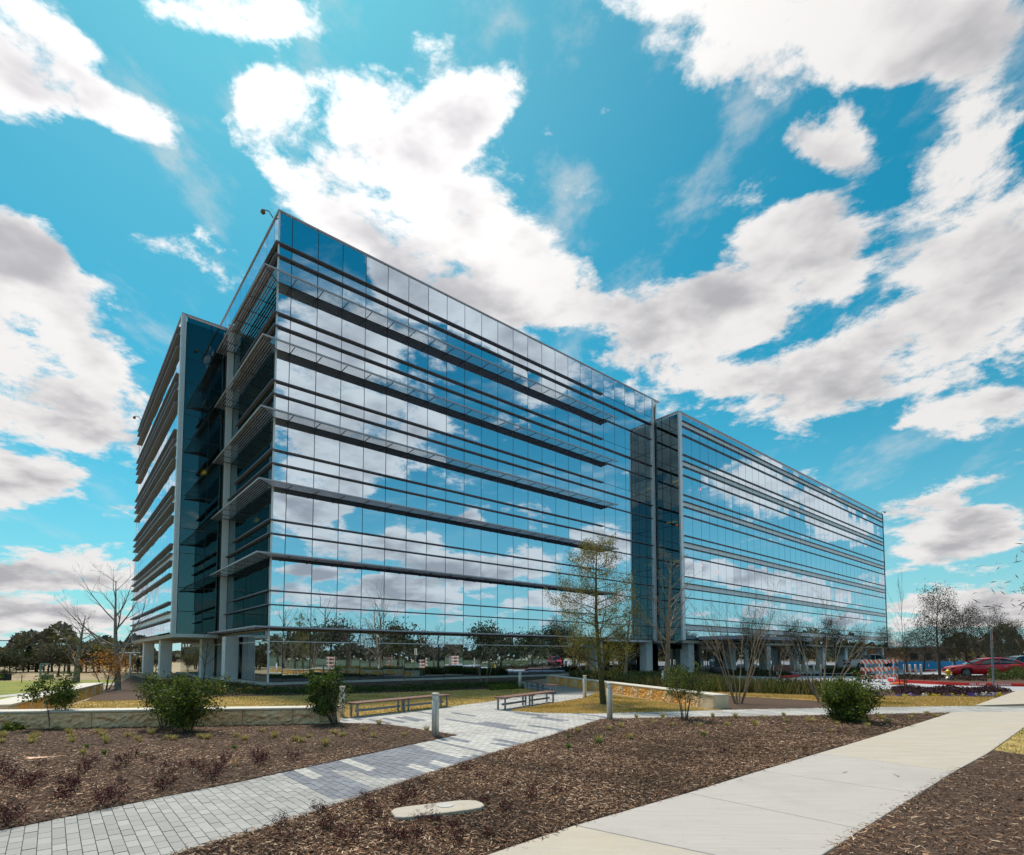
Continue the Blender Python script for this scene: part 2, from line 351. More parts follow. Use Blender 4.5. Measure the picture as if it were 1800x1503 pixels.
# ------------------------------------------------------------------ office building
HT, PIT = 29.18, 4.25
LZ = [3.35 + PIT * k for k in range(6)]
LW_S, LW_T0 = -3.3, 11.2
BLD = empty('office_building', (C0[0], C0[1], 0), ANG, 'long seven storey mirrored glass office block with grey sunshades and two projecting wings', 'office building')
LW_T1 = LW_T0 + 25.0
RW_S, RW_T, RW_S1, HW = 38.5, -3.1, 102.2, 26.7
panes = []      # (kind, size_px, matrix)
def pane(kind, face, a, b, z0, z1, off, g=.022, flatp=False):
    """face 'S' looks along -t (the long front) at t=off, 'W' looks along -s at s=off"""
    w, h = b - a - 2 * g, z1 - z0 - 2 * g
    c = (a + b) / 2; tz = random.gauss(0, .0034); tx = random.gauss(0, .0024)
    if flatp: tz = tx = 0
    if face == 'S': loc = (c, off, (z0 + z1) / 2); rz = 0
    else: loc = (off, c, (z0 + z1) / 2); rz = -math.pi / 2
    Mx = Matrix.Translation(loc) @ Euler((tx, 0, rz + tz)).to_matrix().to_4x4() @ Matrix.Diagonal((w, 1, h, 1))
    p = L2W(loc[0], loc[1]); d = math.hypot(*p); n = NF[:2] if face == 'S' else -U2
    cosn = abs(unit(p) @ n); panes.append((kind, h * w * cosn / d ** 2 * 1e6, Mx))
unit_pane = {}
def box_data(name, m):
    me = bpy.data.meshes.new(name); b = MB(); b.box(-.5, .5, -.0, .02, -.5, .5); me.from_pydata(b.v, [], b.f); me.materials.append(m); return me
KM = dict(glass_pane='mirror', window_pane='teal', lobby_pane='clear', spandrel_panel='alum_l')
# long front, main block
S_FR = [0, .82] + [.82 + 1.643 * i for i in range(1, 24)]
z_main = [3.35, 4.74, 5.57]
for k in range(6):
    o = PIT * k; rows = [3.35 + o, 4.74 + o, 5.57 + o, 7.60 + o]
    if k == 5: rows = [3.35 + o, 26.2 - .0, 27.01, HT - .12]
    for i in range(len(S_FR) - 1):
        for j in range(3): pane('glass_pane', 'S', S_FR[i], S_FR[i + 1], rows[j], rows[j + 1], 0)
    TT = [0.05, .82, 2.46, 4.11, 5.75, 7.39, 9.04, 10.3]
    for i in range(len(TT) - 1):
        for j in range(3): pane('glass_pane' if k == 5 and j == 2 else 'window_pane', 'W', TT[i], TT[i + 1], rows[j], rows[j + 1], 0)
# ground floor glass
for i in range(16):
    for a, b in ((.15, 2.55), (2.55, 3.2)): pane('glass_pane', 'S', S_FR[i], S_FR[i + 1], a, b, .02)
for i in range(19):
    for a, b in ((.15, 2.55), (2.55, 3.2)): pane('lobby_pane', 'W', .05 + i * 1.5, .05 + (i + 1) * 1.5, a, b, .02)
for i in range(9):
    pane('lobby_pane', 'S', 25.5 + i * 1.6, 25.5 + (i + 1) * 1.6, .1, 3.15, 3.6)
for i in range(36):
    pane('lobby_pane', 'S', 40 + i * 1.7, 40 + (i + 1) * 1.7, .1, 3.1, .9)
# tall parapet of the main block above the lower wing roofs, along the west side
for i in range(8):
    a = 10.3 + 1.64 * i; pane('glass_pane', 'W', a, a + 1.64, HW - .4, HT - .12, 0)
# left wing: front face and west face
zw = []
for k in range(6):
    o = 4.2 * k; zw += [4.85 + o - 0.05, 5.54 - .0 + o - 4.2 + 0, ]
WF = [(5.54 + 4.2 * k, 7.58 + 4.2 * k, 8.5 + 4.2 * k, 9.05 + 4.2 * k) for k in range(-1, 5)]   # fin heights per storey
lws = [LW_S + .28, LW_S + 1.9, -.02]
zr = [3.25, 4.9, 6.6, 9.1, 10.9, 13.3, 15.1, 17.5, 19.3, 21.7, 23.5, HW - .1]
for j in range(len(zr) - 1):
    for i in range(2): pane('window_pane', 'S', lws[i], lws[i + 1], zr[j], zr[j + 1], LW_T0)
def wing_rows():
    out = []
    for f in WF:
        f = [max(z, 3.3) for z in f]
        if f[1] > f[0] + .1: out.append(('glass_pane', f[0], f[1]))
        if f[2] > f[1] + .1: out.append(('glass_pane', f[1], f[2]))
        out.append(('spandrel_panel', f[2], f[3]))
        nx = f[0] + 4.2 if f[0] > 3.31 else 5.54
        out.append(('glass_pane', f[3], min(nx, HW - .1)))
    return out
WR = wing_rows()
nb = 15
for i in range(nb):
    a = LW_T0 + .4 + i * (25 - .5) / nb; b = LW_T0 + .4 + (i + 1) * (25 - .5) / nb
    for kd, z0, z1 in WR: pane(kd, 'W', a, b, z0, z1, LW_S, flatp=kd[0] == 's')
nb = 38
for i in range(nb):
    a = RW_S + .55 + i * (RW_S1 - RW_S - .8) / nb; b = RW_S + .55 + (i + 1) * (RW_S1 - RW_S - .8) / nb
    for kd, z0, z1 in WR: pane(kd, 'S', a, b, z0, z1, RW_T, flatp=kd[0] == 's')
# return wall of the right wing
rt = [RW_T + .12, RW_T + 1.1, RW_T + 2.1, -.02]
for k in range(-1, 6):
    for z0, z1 in ((max(3.3, 3.9 + 4.2 * k), 6.6 + 4.2 * k), (6.6 + 4.2 * k, 8.1 + 4.2 * k)):
        z1 = min(z1, HW - .15)
        if z1 - z0 > .3:
            for i in range(3): pane('window_pane', 'W', rt[i], rt[i + 1], z0, z1, RW_S)
for kd in KM:
    L = sorted([p for p in panes if p[0] == kd], key=lambda p: -p[1])
    me = box_data(kd, M[KM[kd]])
    for p in L[:299]:
        o = link(bpy.data.objects.new(kd, me), BLD); o.matrix_local = p[2]
    if L[299:]:
        b = MB(); base = np.array([tuple(v.co) + (1,) for v in me.vertices]); fs = [tuple(p.vertices) for p in me.polygons]
        for p in L[299:]: b.add((base @ np.array(p[2]).T)[:, :3], fs)
        tag(b.build(kd, M[KM[kd]], BLD), kind='stuff')
def part(name, x0, x1, y0, y1, z0, z1, m, parent=BLD):
    b = MB(); b.box(x0, x1, y0, y1, z0, z1); return b.build(name, M[m], parent)
# mullions behind the joints (dark), one bar each
for s in S_FR[1:]: part('mullion', s - .03, s + .03, .006, .09, 3.3, HT - .15, 'dark')
for s in S_FR[1:16]: part('mullion', s - .03, s + .03, .025, .09, .1, 3.25, 'dark')
for t in TT[1:-1]: part('mullion', .006, .09, t - .03, t + .03, 3.3, HT - .15, 'dark')
for z in [3.35, 4.74, 5.57]:
    for k in range(6):
        zz = z + PIT * k
        part('transom', .05, S_FR[-1], .008, .085, zz - .03, zz + .03, 'dark'); part('transom', .008, .085, .1, 10.2, zz - .03, zz + .03, 'dark')
part('corner_post', -.02, .07, -.02, .07, .05, HT - .02, 'alum_l')
part('transom', 0, 25.4, -.05, .01, 2.53, 2.58, 'alum_l'); part('transom', -.05, .01, 0.08, 28, 2.53, 2.58, 'alum_l')
# fins of the main block
for k in range(6):
    o = PIT * k; z1, z2 = 4.74 + o, 5.57 + o
    if k == 5: z1, z2 = 26.2, 27.01
    b = MB(); b.box(-.20, 38.0, -.20, -.005, z1 - .028, z1 + .028); b.box(-.20, -.005, -.004, 10.6, z1 - .034, z1 + .034); b.build('sun_fin', M['fin'], BLD)
    b = MB(); b.box(-.20, 30.2, -.20, -.005, z2 - .028, z2 + .028); b.box(-.20, -.005, -.004, 8.6 if k < 5 else 10.6, z2 - .034, z2 + .034); b.build('sun_fin', M['fin'], BLD)
    if k: part('sun_fin', 30.3, 38.0, -.12, -.005, LZ[k] - .035, LZ[k] + .035, 'fin')
# louvred shades: six storeys, wrapped round the corner
S1L, T1L = 31.2, 12.2
for k, z in enumerate(LZ):
    b = MB(); b.box(-1.06, S1L, -1.06, -.98, z - .02, z + .07); b.box(-1.06, -.98, -.98, T1L, z - .02, z + .069)
    sh = b.build('louvre_shade', M['alum'], BLD)
    me_b = None
    for j in range(6):
        y = -.86 + j * .148; q = MB()
        x0 = y
        # canted blades
        q.add([(x0, y - .045, z + .0), (S1L - .05, y - .045, z + .0), (S1L - .05, y + .032, z + .045), (x0, y + .032, z + .045),
               (x0, y - .037, z - .018), (S1L - .05, y - .037, z - .018), (S1L - .05, y + .042, z + .028), (x0, y + .042, z + .028)],
              [(0, 1, 2, 3), (7, 6, 5, 4), (0, 4, 5, 1), (3, 2, 6, 7), (0, 3, 7, 4), (1, 5, 6, 2)])
        q.build('blade', M['alum'], sh); q = MB()
        q.add([(y - .045, x0, z), (y - .045, T1L - .05, z), (y + .032, T1L - .05, z + .045), (y + .032, x0, z + .045),
               (y - .037, x0, z - .018), (y - .037, T1L - .05, z - .018), (y + .042, T1L - .05, z + .028), (y + .042, x0, z + .028)],
              [(3, 2, 1, 0), (4, 5, 6, 7), (1, 5, 4, 0), (7, 6, 2, 3), (4, 7, 3, 0), (2, 6, 5, 1)])
        q.build('blade', M['alum'], sh)
    q = MB(); q.box(-.02, .02, -.98, -.001, z - .075, z - .036); me_b = None
    for s in S_FR[1:20]:
        if me_b is None: ob = q.build('bracket', M['fin'], sh); me_b = ob.data; ob.location.x = s
        else: ob = link(bpy.data.objects.new('bracket', me_b), sh); ob.location.x = s
    for t in TT[1:] + [11.6]:
        ob = link(bpy.data.objects.new('bracket', me_b), sh); ob.location = (0, t, 0); ob.rotation_euler = (0, 0, -math.pi / 2)
    q = MB(); q.add([(-1.0, -1.04, z - .07), (-1.04, -1.0, z - .07), (0, .04, z - .07), (.04, 0, z - .07), (-1.0, -1.04, z - .03), (-1.04, -1.0, z - .03), (0, .04, z - .03), (.04, 0, z - .03)],
                    [(0, 1, 2, 3), (7, 6, 5, 4), (0, 4, 5, 1), (1, 5, 6, 2), (2, 6, 7, 3), (3, 7, 4, 0)])
    q.build('bracket', M['fin'], sh)
# piers at the inner corners
b = MB(); b.box(-.42, -.02, 10.32, 10.62, 3.3, HW + .0); b.box(-.30, -.01, 10.62, 11.16, 3.3, HW - .01); b.build('corner_pier', M['alum_l'], BLD)
b = MB(); b.box(38.12, 38.42, -.17, -.01, 3.2, HW - .02); b.box(38.02, 38.11, -.09, -.01, 3.2, HW - .05); b.build('corner_pier', M['alum_l'], BLD)
part('mullion', 38.3, 38.42, -.05, .0, HW, HT - .1, 'alum_l')
# wings: corner trims, fins
b = MB(); b.box(LW_S - .06, LW_S + .1, LW_T0 - .06, LW_T0 + .36, 3.28, HW); b.box(LW_S + .101, LW_S + .26, LW_T0 - .03, LW_T0 + .2, 3.28, HW - .01); b.build('corner_trim', M['alum_l'], BLD)
b = MB(); b.box(RW_S - .06, RW_S + .04, RW_T - .06, RW_T + .12, 3.28, HW); b.box(RW_S + .041, RW_S + .5, RW_T - .03, RW_T + .2, 3.28, HW - .01); b.build('corner_trim', M['alum_l'], BLD)
part('corner_trim', RW_S1 - .22, RW_S1, RW_T - .05, RW_T + .2, 3.28, HW, 'dark')
part('mullion', LW_S + 1.87, LW_S + 1.93, LW_T0 + .01, LW_T0 + .08, 3.3, HW - .1, 'dark')
for z in zr[1:-1]: part('transom', LW_S + .27, -.05, LW_T0 + .008, LW_T0 + .07, z - .03, z + .03, 'dark')
for t in rt[1:3]: part('mullion', RW_S + .006, RW_S + .07, t - .03, t + .03, 3.3, HW - .15, 'dark')
for f in WF:
    for z in f:
        if z > 3.6:
            part('sun_fin', LW_S - .25, LW_S - .004, LW_T0 + .45, LW_T1 - .1, z - .05, z + .05, 'fin')
            part('sun_fin', RW_S + .5, RW_S1 - .23, RW_T - .16, RW_T - .004, z - .032, z + .032, 'dark')
# roofs, copings, soffits, back walls
part('coping', -.06, 39.6, -.06, .3, HT - .1, HT, 'alum'); part('coping', -.06, .3, .301, 33, HT - .1, HT - .001, 'alum')
part('roof', .301, 39.5, .301, 33, HT - .6, HT - .3, 'roof')
part('back_wall', .31, 39.6, 33, 33.2, 3.2, HT, 'alum_l'); part('side_wall', 39.4, 39.6, .35, 32.9, HW, HT - .11, 'alum_l')
part('coping', LW_S - .06, -.01, LW_T0 - .05, LW_T0 + .3, HW, HW + .09, 'alum'); part('coping', LW_S - .061, LW_S + .3, LW_T0 + .301, LW_T1, HW, HW + .089, 'alum')
part('roof', LW_S + .31, -.01, LW_T0 + .31, LW_T1, HW - .5, HW - .3, 'roof')
part('coping', RW_S - .06, RW_S1, RW_T - .06, RW_T + .3, HW, HW + .09, 'alum'); part('coping', RW_S - .059, RW_S + .3, RW_T + .301, -.01, HW, HW + .089, 'alum')
part('roof', RW_S + .31, RW_S1, RW_T + .31, 30, HW - .5, HW - .3, 'roof')
part('back_wall', 41.01, RW_S1, 30, 30.2, 3.2, HW, 'alum_l'); part('side_wall', RW_S1 - .2, RW_S1 - .01, RW_T + .21, 29.9, 3.2, HW - .01, 'alum_l')
part('back_wall', LW_S, -.01, LW_T1, LW_T1 + .2, 3.2, HW, 'alum_l')
part('soffit', LW_S, .0, LW_T0, LW_T1, 3.0, 3.27, 'soffit'); part('soffit', .1, RW_S - .01, .1, 32.9, 3.18, 3.32, 'soffit')
part('soffit', RW_S, RW_S1, RW_T, 29.9, 3.0, 3.27, 'soffit')
part('soffit_edge', LW_S - .03, -.35, LW_T0 - .02, LW_T0, 3.05, 3.28, 'alum_l'); part('soffit_edge', 25.4, 37.6, -.03, .09, 3.1, 3.3, 'alum_l')
# inside: storeys, core, columns, a few lit lamps
for k in range(6):
    z = LZ[k]
    if k: part('floor_slab', .12, 101.5, .15, 32.6, z - .25 + .2, z + .12 + .2, 'slabf')
    part('floor_slab', LW_S + .1, .11, LW_T0 + .1, LW_T1 - .1, z - .05, z + .3, 'slabf') if k else None
    part('floor_slab', RW_S + .1, RW_S1 - .3, RW_T + .2, .14, z - .05, z + .3, 'slabf') if k else None
part('core', 7.0, 95, 5.5, 27, .0, HT - .7, 'core')
part('core', LW_S + 1.2, 6.9, 19, 27, 3.4, HW - .6, 'core')
for s, t in ((4, 4), (4, 12), (12, 4), (26, 4), (36.5, 4), (41, -1.2), (-2.0, 14.5), (46, -1.2)):
    b = MB(); b.tube((s, t, 3.3), (s, t, HT - 1 if s < 37 and s > 0 else HW - .6), .28, n=14); b.build('interior_column', M['white'], BLD, True)
for s, t, k in ((40.0, -1.7, 1), (40.2, -.9, 2), (40.1, -1.8, 3), (41.0, -.7, 1), (1.4, 8.6, 1), (3.2, 5.5, 1), (-1.2, 13.5, 2), (10.2, 1.6, 1)):
    z = LZ[k] + PIT - .22; part('ceiling_lamp', s - .15, s + .15, t - .6, t + .6, z, z + .03, 'lamp')
# ground floor columns
for i, (s0, s1, t0, t1) in enumerate([(LW_S + .3, LW_S + 1.15, 18.6, 19.5), (LW_S + .3, LW_S + 1.15, 28.9, 29.8),
        (-.92, -.1, 6.3, 7.2), (-.92, -.1, 13.7, 14.6), (37.2, 38.2, .3, 1.2), (29.4, 30.3, .3, 1.2)] + [(40.1 + 8.6 * j, 41.1 + 8.6 * j, RW_T + .35, RW_T + 1.35) for j in range(8)]):
    bevel(part('precast_column', s0, s1, t0, t1, -.02, 3.0 if s0 < 0 or s0 > 39 else 3.18, 'colm'), .015, 1)
part('plinth', -.35, 25.6, -.45, .12, -.02, .14, 'conc'); part('plinth', -.35, .1, .121, 28.5, -.02, .139, 'conc')
# entrance canopy, doors
b = MB(); b.box(41.2, 56.5, -8.2, RW_T - .2, 3.42, 3.62); b.box(41.2, 56.5, -8.3, -8.201, 3.35, 3.7); b.box(41.1, 41.199, -8.3, RW_T - .2, 3.35, 3.7); b.build('entrance_canopy', M['alum'], BLD)
for x in (42.2, 55.4):
    part('canopy_post', x - .12, x + .12, -7.9, -7.66, 0, 3.42, 'steel')
d = MB(); d.box(47.4, 51.0, .5, .88, .0, 3.0); d.build('entrance_portal', M['dark'], BLD)
for i in range(3): part('entrance_door', 47.6 + i * 1.1, 48.55 + i * 1.1, .44, .49, .05, 2.4, 'clear')
part('entrance_sign', 47.5, 50.9, .38, .43, 2.5, 2.85, 'alum_l')
# roof edge camera lamps
for s, t, z, k in ((-.1, .9, HT, 'W'), (LW_S - .05, LW_T1 - 1.2, HW + .09, 'W'), (RW_S1 - 1, RW_T, HW + .09, 'S')):
    b = MB(); dx, dy = (-1, 0) if k == 'W' else (0, -1)
    b.tube((s, t, z), (s + dx * .25, t + dy * .25, z + .3), .03); b.tube((s + dx * .25, t + dy * .25, z + .3), (s + dx * .6, t + dy * .6, z + .22), .03)
    b.lathe([(.02, z + .22), (.12, z + .16), (.15, z + .02), (.08, z - .06)], 10, (s + dx * .6, t + dy * .6)); b.build('roof_camera', M['brickw'], BLD, True)

# ------------------------------------------------------------------ paths, beds, lawns
def ext(a, b, d):  # continue from b through a by d metres
    v = unit(np.array(a) - np.array(b)); return (a[0] + v[0] * d, a[1] + v[1] * d)
pl = px([(0, 1466), (300, 1403), (423, 1378), (600, 1339), (700, 1317), (803, 1295)])
pr = px([(330, 1503), (483, 1457), (600, 1417.5), (757, 1363), (890, 1320), (966.7, 1296.7), (1056.7, 1266.7)])
pl0, pr0 = ext(pl[0], pl[1], 3.5), ext(pr[0], pr[1], 3.5)
cross_n = px([(1138, 1264.5), (1200, 1263), (1433, 1260), (1673, 1255)]); cross_f = px([(1039, 1256.5), (1269, 1250.2), (1450, 1246.7), (1713, 1242.7)])
cE_n, cE_f = px([(1840, 1253.5), (1840, 1240)])
lawn2 = px([(898, 1251.5), (1023.5, 1229.7), (1049, 1219.5)]); 
lawn1_r = px([(604, 1264), (713, 1253), (789, 1244), (860, 1235), (885, 1231), (949, 1217), (922, 1211)])
path_poly = [pl0] + pl + px([(680, 1275.5), (604, 1273.5), (588, 1268)]) + lawn1_r + px([(905, 1199), (940, 1196), (960, 1199.5)]) + [lawn2[2], lawn2[1], lawn2[0]] + px([(949.5, 1255)]) \
    + cross_f + [cE_f, cE_n] + cross_n[::-1] + pr[::-1] + [pr0]
path = flat('paver_path', path_poly, .0, M['joint'])
swL = px([(883, 1503), (1010, 1459), (1208, 1400.5), (1350, 1356), (1437, 1329), (1567, 1290), (1673, 1255)])
swR = px([(1460, 1503), (1535, 1455), (1617, 1402.5), (1660, 1374), (1692, 1355), (1747, 1323), (1800, 1283)])
bed_big = pr + cross_n[:1] + cross_n[1:] + swL[::-1][1:] + [ext(swL[0], swL[1], 3.5), ext(pr[0], pr[1], 3.5)]
flat('mulch_bed', bed_big, .040, M['mulch'])
bed_left = [pl0] + pl + px([(680, 1275.5), (604, 1273.5), (400, 1276), (200, 1278)]) + [(-13.5, 12.6), (-16, 12.4), (-16, 3)]
flat('mulch_bed', bed_left, .040, M['mulch'])
bed_right = [ext(swR[0], swR[1], 3.5)] + swR[:6] + px([(1800, 1331)]) + [(12.5, 8.6), (14, 2)]
flat('mulch_bed', bed_right, .040, M['mulch'])
grass_r = [swR[5], swR[6], (14.5, 13.6), (14.5, 9)] + px([(1800, 1331)])
flat('lawn', grass_r, .043, M['lawn'])
lawn1 = lawn1_r + px([(870, 1213), (700, 1219), (560, 1224), (480, 1225), (368, 1228), (261, 1233), (147, 1235)]) + [(-12.4, 14.4), (-11.6, 13.2)]
flat('lawn', lawn1, .040, M['lawn'])
lawn2p = lawn2 + px([(1150, 1234), (1240, 1249.5), (1269, 1250), (1039, 1256.3), (949.5, 1255)])
flat('lawn', lawn2p, .040, M['lawn'])
a = np.linspace(0, 2 * math.pi, 28)[:-1]; rc = G(1065, 1243)
ring = [(rc[0] + math.cos(t) * (1.0 + .06 * math.sin(5 * t)), rc[1] + math.sin(t) * (.8 + .05 * math.cos(3 * t))) for t in a]
flat('mulch_ring', ring, .052, M['mulch'])
bed2 = px([(147, 1235), (261, 1233), (368, 1228), (480, 1225), (560, 1224), (700, 1219), (870, 1213), (922, 1211), (905, 1199)]) + [L2W(25, -.4), L2W(-.4, -.4), L2W(-4.4, 10), L2W(-4.2, 24)] + px([(176, 1216)])
flat('mulch_bed', bed2, .006, M['mulch'])
bed3 = px([(1257, 1246), (1269, 1250), (1450, 1246.7), (1560, 1244), (1440, 1227), (1260, 1221), (1100, 1207), (965, 1192), (960, 1190)]) ; bed3 += [] 
flat('mulch_bed', px([(1250, 1246), (1269, 1250), (1450, 1246.7), (1490, 1246), (1440, 1232), (1258, 1222), (1232, 1232)]), .006, M['mulch'])
flat('lawn', px([(1240, 1218.5), (1440, 1226), (1500, 1229), (1575, 1227), (1748, 1228.3), (1713, 1242.7), (1541, 1245), (1490, 1246), (1440, 1232.5), (1258, 1222.5)]), .018, M['lawn'])
flat('planting_bed', px([(960, 1191), (1000, 1188.5), (1200, 1187), (1245, 1196), (1300, 1207), (1440, 1212), (1500, 1216), (1560, 1218), (1500, 1229), (1440, 1226), (1240, 1218.5), (1150, 1209)]), .01, M['mulch'])
flat('planting_bed', px([(1500, 1214), (1560, 1211.5), (1700, 1212.8), (1795, 1215.6), (1748, 1228.3), (1575, 1227), (1500, 1226)]), .014, M['mulch'])
drive = px([(1130, 1183), (1245, 1197), (1300, 1207.5), (1440, 1212), (1500, 1216), (1560, 1211.5), (1700, 1212.6), (1795, 1215.6), (1900, 1216)]) + [(70, 26), (110, 40), (90, 80), (58, 80), L2W(60, -9), L2W(30, -5)]
flat('drive', drive, -.006, M['road'])
# the sidewalk: slab by slab
swl2 = px([(1010, 1459), (1208, 1400.5), (1335, 1360.5), (1437, 1329), (1490, 1313), (1620, 1272.5)]); swr2 = px([(1400, 1545), (1517, 1467), (1617, 1402.5), (1680, 1361.5), (1735, 1330.5), (1797, 1285)])
SWL = [ext(swL[0], swL[1], 3.5)] + swl2 + [swL[6]]; SWR = [ext(swR[0], swR[1], 4.0)] + swr2 + [ext(swR[6], swR[5], 2.0)]
sw = empty('sidewalk', (3, 8, 0)); struct(sw)
def inset(poly, d):
    c = np.mean(np.array(poly), axis=0); out = []
    for p in poly:
        v = c - np.array(p); out.append(tuple(np.array(p) + v / np.linalg.norm(v) * d))
    return out
cols = ['concb', 'concg', 'concg', 'concg', 'concb', 'concb', 'concb']
for i in range(7):
    q = inset([SWL[i], SWR[i], SWR[i + 1], SWL[i + 1]], .008); q = [(x - 3, y - 8) for x, y in q]
    b = MB(); b.prism(q, -.12, .05); bevel(b.build('concrete_slab', M[cols[i]], sw), .012, 2)
swE = px([(1713, 1242.7), (1790, 1215.2), (1850, 1215), (1850, 1238)]); b = MB(); b.prism([(x - 3, y - 8) for x, y in swE], -.12, .05); b.build('concrete_slab', M['concb'], sw)
b = MB(); b.prism([(x - 3, y - 8) for x, y in [SWL[-1], SWR[-1]] + [cE_n]], -.12, .049); b.build('concrete_slab', M['concb'], sw)

def inpoly(P, poly):
    x, y = P[:, 0], P[:, 1]; r = np.zeros(len(P), bool); n = len(poly); j = n - 1
    for i in range(n):
        xi, yi = poly[i]; xj, yj = poly[j]
        with np.errstate(all='ignore'): c = ((yi > y) != (yj > y)) & (x < (xj - xi) * (y - yi) / (yj - yi + 1e-12) + xi)
        r ^= c; j = i
    return r
# pavers 10 x 20 cm laid in rows square to the long front
def vnoise(n, seed): return np.random.RandomState(seed).rand(n)
pp = np.array(path_poly); loc = np.array([W2L(*p) for p in pp])
I = np.arange(math.floor(loc[:, 0].min() / .1), math.ceil(loc[:, 0].max() / .1)); J = np.arange(math.floor(loc[:, 1].min() / .2) - 1, math.ceil(loc[:, 1].max() / .2) + 1)
II, JJ = np.meshgrid(I, J, indexing='ij'); ii = II.ravel(); jj = JJ.ravel()
sN = (ii + .5) * .1; tN = (jj + .5 * (ii % 2) + .5) * .2
XY = C0 + np.outer(sN, U2) + np.outer(tN, V2)
D = np.hypot(XY[:, 0], XY[:, 1]); ok = np.zeros(len(XY), bool)
for dx, dy in ((0, 0), (.09, 0), (-.09, 0), (0, .09), (0, -.09)): ok |= inpoly(XY + np.array([dx, dy]), path_poly)
ok &= (D < 24) & (XY[:, 1] > 3) & ~inpoly(XY, SWL + SWR[::-1])
XY, ii, jj, D = XY[ok], ii[ok], jj[ok], D[ok]
# plaza light, path mid grey, a band of dark pavers where they meet with ragged ends
def pxy(P): 
    w = P[:, 1] * math.cos(PITCH) - EYE * math.sin(PITCH); return CX + F_PX * P[:, 0] / w
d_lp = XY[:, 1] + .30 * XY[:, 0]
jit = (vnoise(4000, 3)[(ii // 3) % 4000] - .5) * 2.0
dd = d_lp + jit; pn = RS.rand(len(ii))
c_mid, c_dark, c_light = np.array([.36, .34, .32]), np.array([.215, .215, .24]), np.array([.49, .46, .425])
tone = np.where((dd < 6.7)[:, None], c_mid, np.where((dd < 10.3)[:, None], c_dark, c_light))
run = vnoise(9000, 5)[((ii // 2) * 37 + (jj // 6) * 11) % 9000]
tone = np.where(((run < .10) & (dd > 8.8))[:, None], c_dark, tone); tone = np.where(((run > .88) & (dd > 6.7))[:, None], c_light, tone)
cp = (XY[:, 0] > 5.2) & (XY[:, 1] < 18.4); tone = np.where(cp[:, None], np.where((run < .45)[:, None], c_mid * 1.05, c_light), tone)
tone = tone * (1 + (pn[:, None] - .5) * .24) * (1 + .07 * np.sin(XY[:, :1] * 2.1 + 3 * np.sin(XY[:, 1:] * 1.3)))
order = np.argsort(D); XY, tone, D = XY[order], tone[order], D[order]
M['paver'] = attr_mat('concrete paver', .85)
def paver_arr(xy, hgt):
    n = len(xy); hx, hy = .0490, .0990; c = np.array([[-hx, -hy], [hx, -hy], [hx, hy], [-hx, hy]])
    cc = c @ np.array([U2, V2]); g = c * .96 @ np.array([U2, V2])
    top = np.zeros((n, 4, 3)); top[:, :, :2] = xy[:, None] + g[None]; top[:, :, 2] = hgt[:, None]
    out = [top]
    for k in range(4):
        m = (k + 1) % 4; s = np.zeros((n, 4, 3)); s[:, 0, :2] = xy + cc[k]; s[:, 1, :2] = xy + cc[m]; s[:, 2] = top[:, m]; s[:, 3] = top[:, k]; s[:, 0:2, 2] = .002; out.append(s)
    return np.concatenate(out)
hh = .030 + RS.rand(len(XY)) * .004
meshes = []
for k in range(12):
    me = quads('paver', paver_arr(np.zeros((1, 2)), np.array([.031])), M['paver'], None, np.repeat(((c_mid * (.9 + .02 * k)))[None], 5, 0)); meshes.append(me.data); bpy.data.objects.remove(me)
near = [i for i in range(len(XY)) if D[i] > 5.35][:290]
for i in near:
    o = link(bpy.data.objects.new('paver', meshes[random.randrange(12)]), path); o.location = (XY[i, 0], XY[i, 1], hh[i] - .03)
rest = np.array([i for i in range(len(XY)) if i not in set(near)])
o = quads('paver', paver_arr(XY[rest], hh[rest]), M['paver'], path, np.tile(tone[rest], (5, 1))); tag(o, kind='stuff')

# ------------------------------------------------------------------ scattered ground stuff
def sample(poly, n, dens=None, dmax=None):
    p = np.array(poly); lo, hi = p.min(0), p.max(0); out = []; tot = 0
    while tot < n:
        q = lo + RS.rand(n * 2, 2) * (hi - lo); q = q[inpoly(q, poly)]
        d = np.hypot(q[:, 0], q[:, 1]); q = q[(q[:, 1] > 3.2) & (RS.rand(len(q)) < np.clip((dens or 7) / np.maximum(d, .1), 0, 1) ** 1.5)]
        out.append(q); tot += len(q)
        if len(q) == 0: break
    return np.concatenate(out)[:n]
def slivers(name, xy, l, w, z0, z1, tones, m, tilt=.5):
    n = len(xy); a = RS.rand(n) * 2 * math.pi; L = l * (.4 + RS.rand(n)); Wd = w * (.5 + RS.rand(n)); tl = (RS.rand(n) - .5) * tilt
    d = np.stack([np.cos(a) * np.cos(tl), np.sin(a) * np.cos(tl), np.sin(tl)], 1); e = np.stack([-np.sin(a), np.cos(a), (RS.rand(n) - .5) * .9], 1)
    c = np.c_[xy, z0 + RS.rand(n) * (z1 - z0)]
    V = np.stack([c - d * L[:, None] / 2 - e * Wd[:, None] / 2, c + d * L[:, None] / 2 - e * Wd[:, None] / 2, c + d * L[:, None] / 2 + e * Wd[:, None] / 2, c - d * L[:, None] / 2 + e * Wd[:, None] / 2], 1)
    f = np.sin(xy[:, 0] * 1.1 + 1.7 * np.sin(xy[:, 1] * .8)) * np.sin(xy[:, 1] * 1.4 + 1.3 * np.sin(xy[:, 0] * .9)) + .5 * np.sin(xy[:, 0] * 4.1 + xy[:, 1] * 2.3) * np.sin(xy[:, 1] * 3.7)
    T = np.array(tones)[RS.randint(0, len(tones), n)] * (.7 + .6 * RS.rand(n, 1)) * (1 + .38 * f)[:, None]
    return quads(name, V, m, None, T)
MT = [(.060, .024, .012), (.14, .064, .034), (.27, .145, .08), (.030, .016, .010), (.085, .036, .02), (.16, .088, .05), (.50, .36, .25), (.33, .20, .12), (.02, .012, .008)]
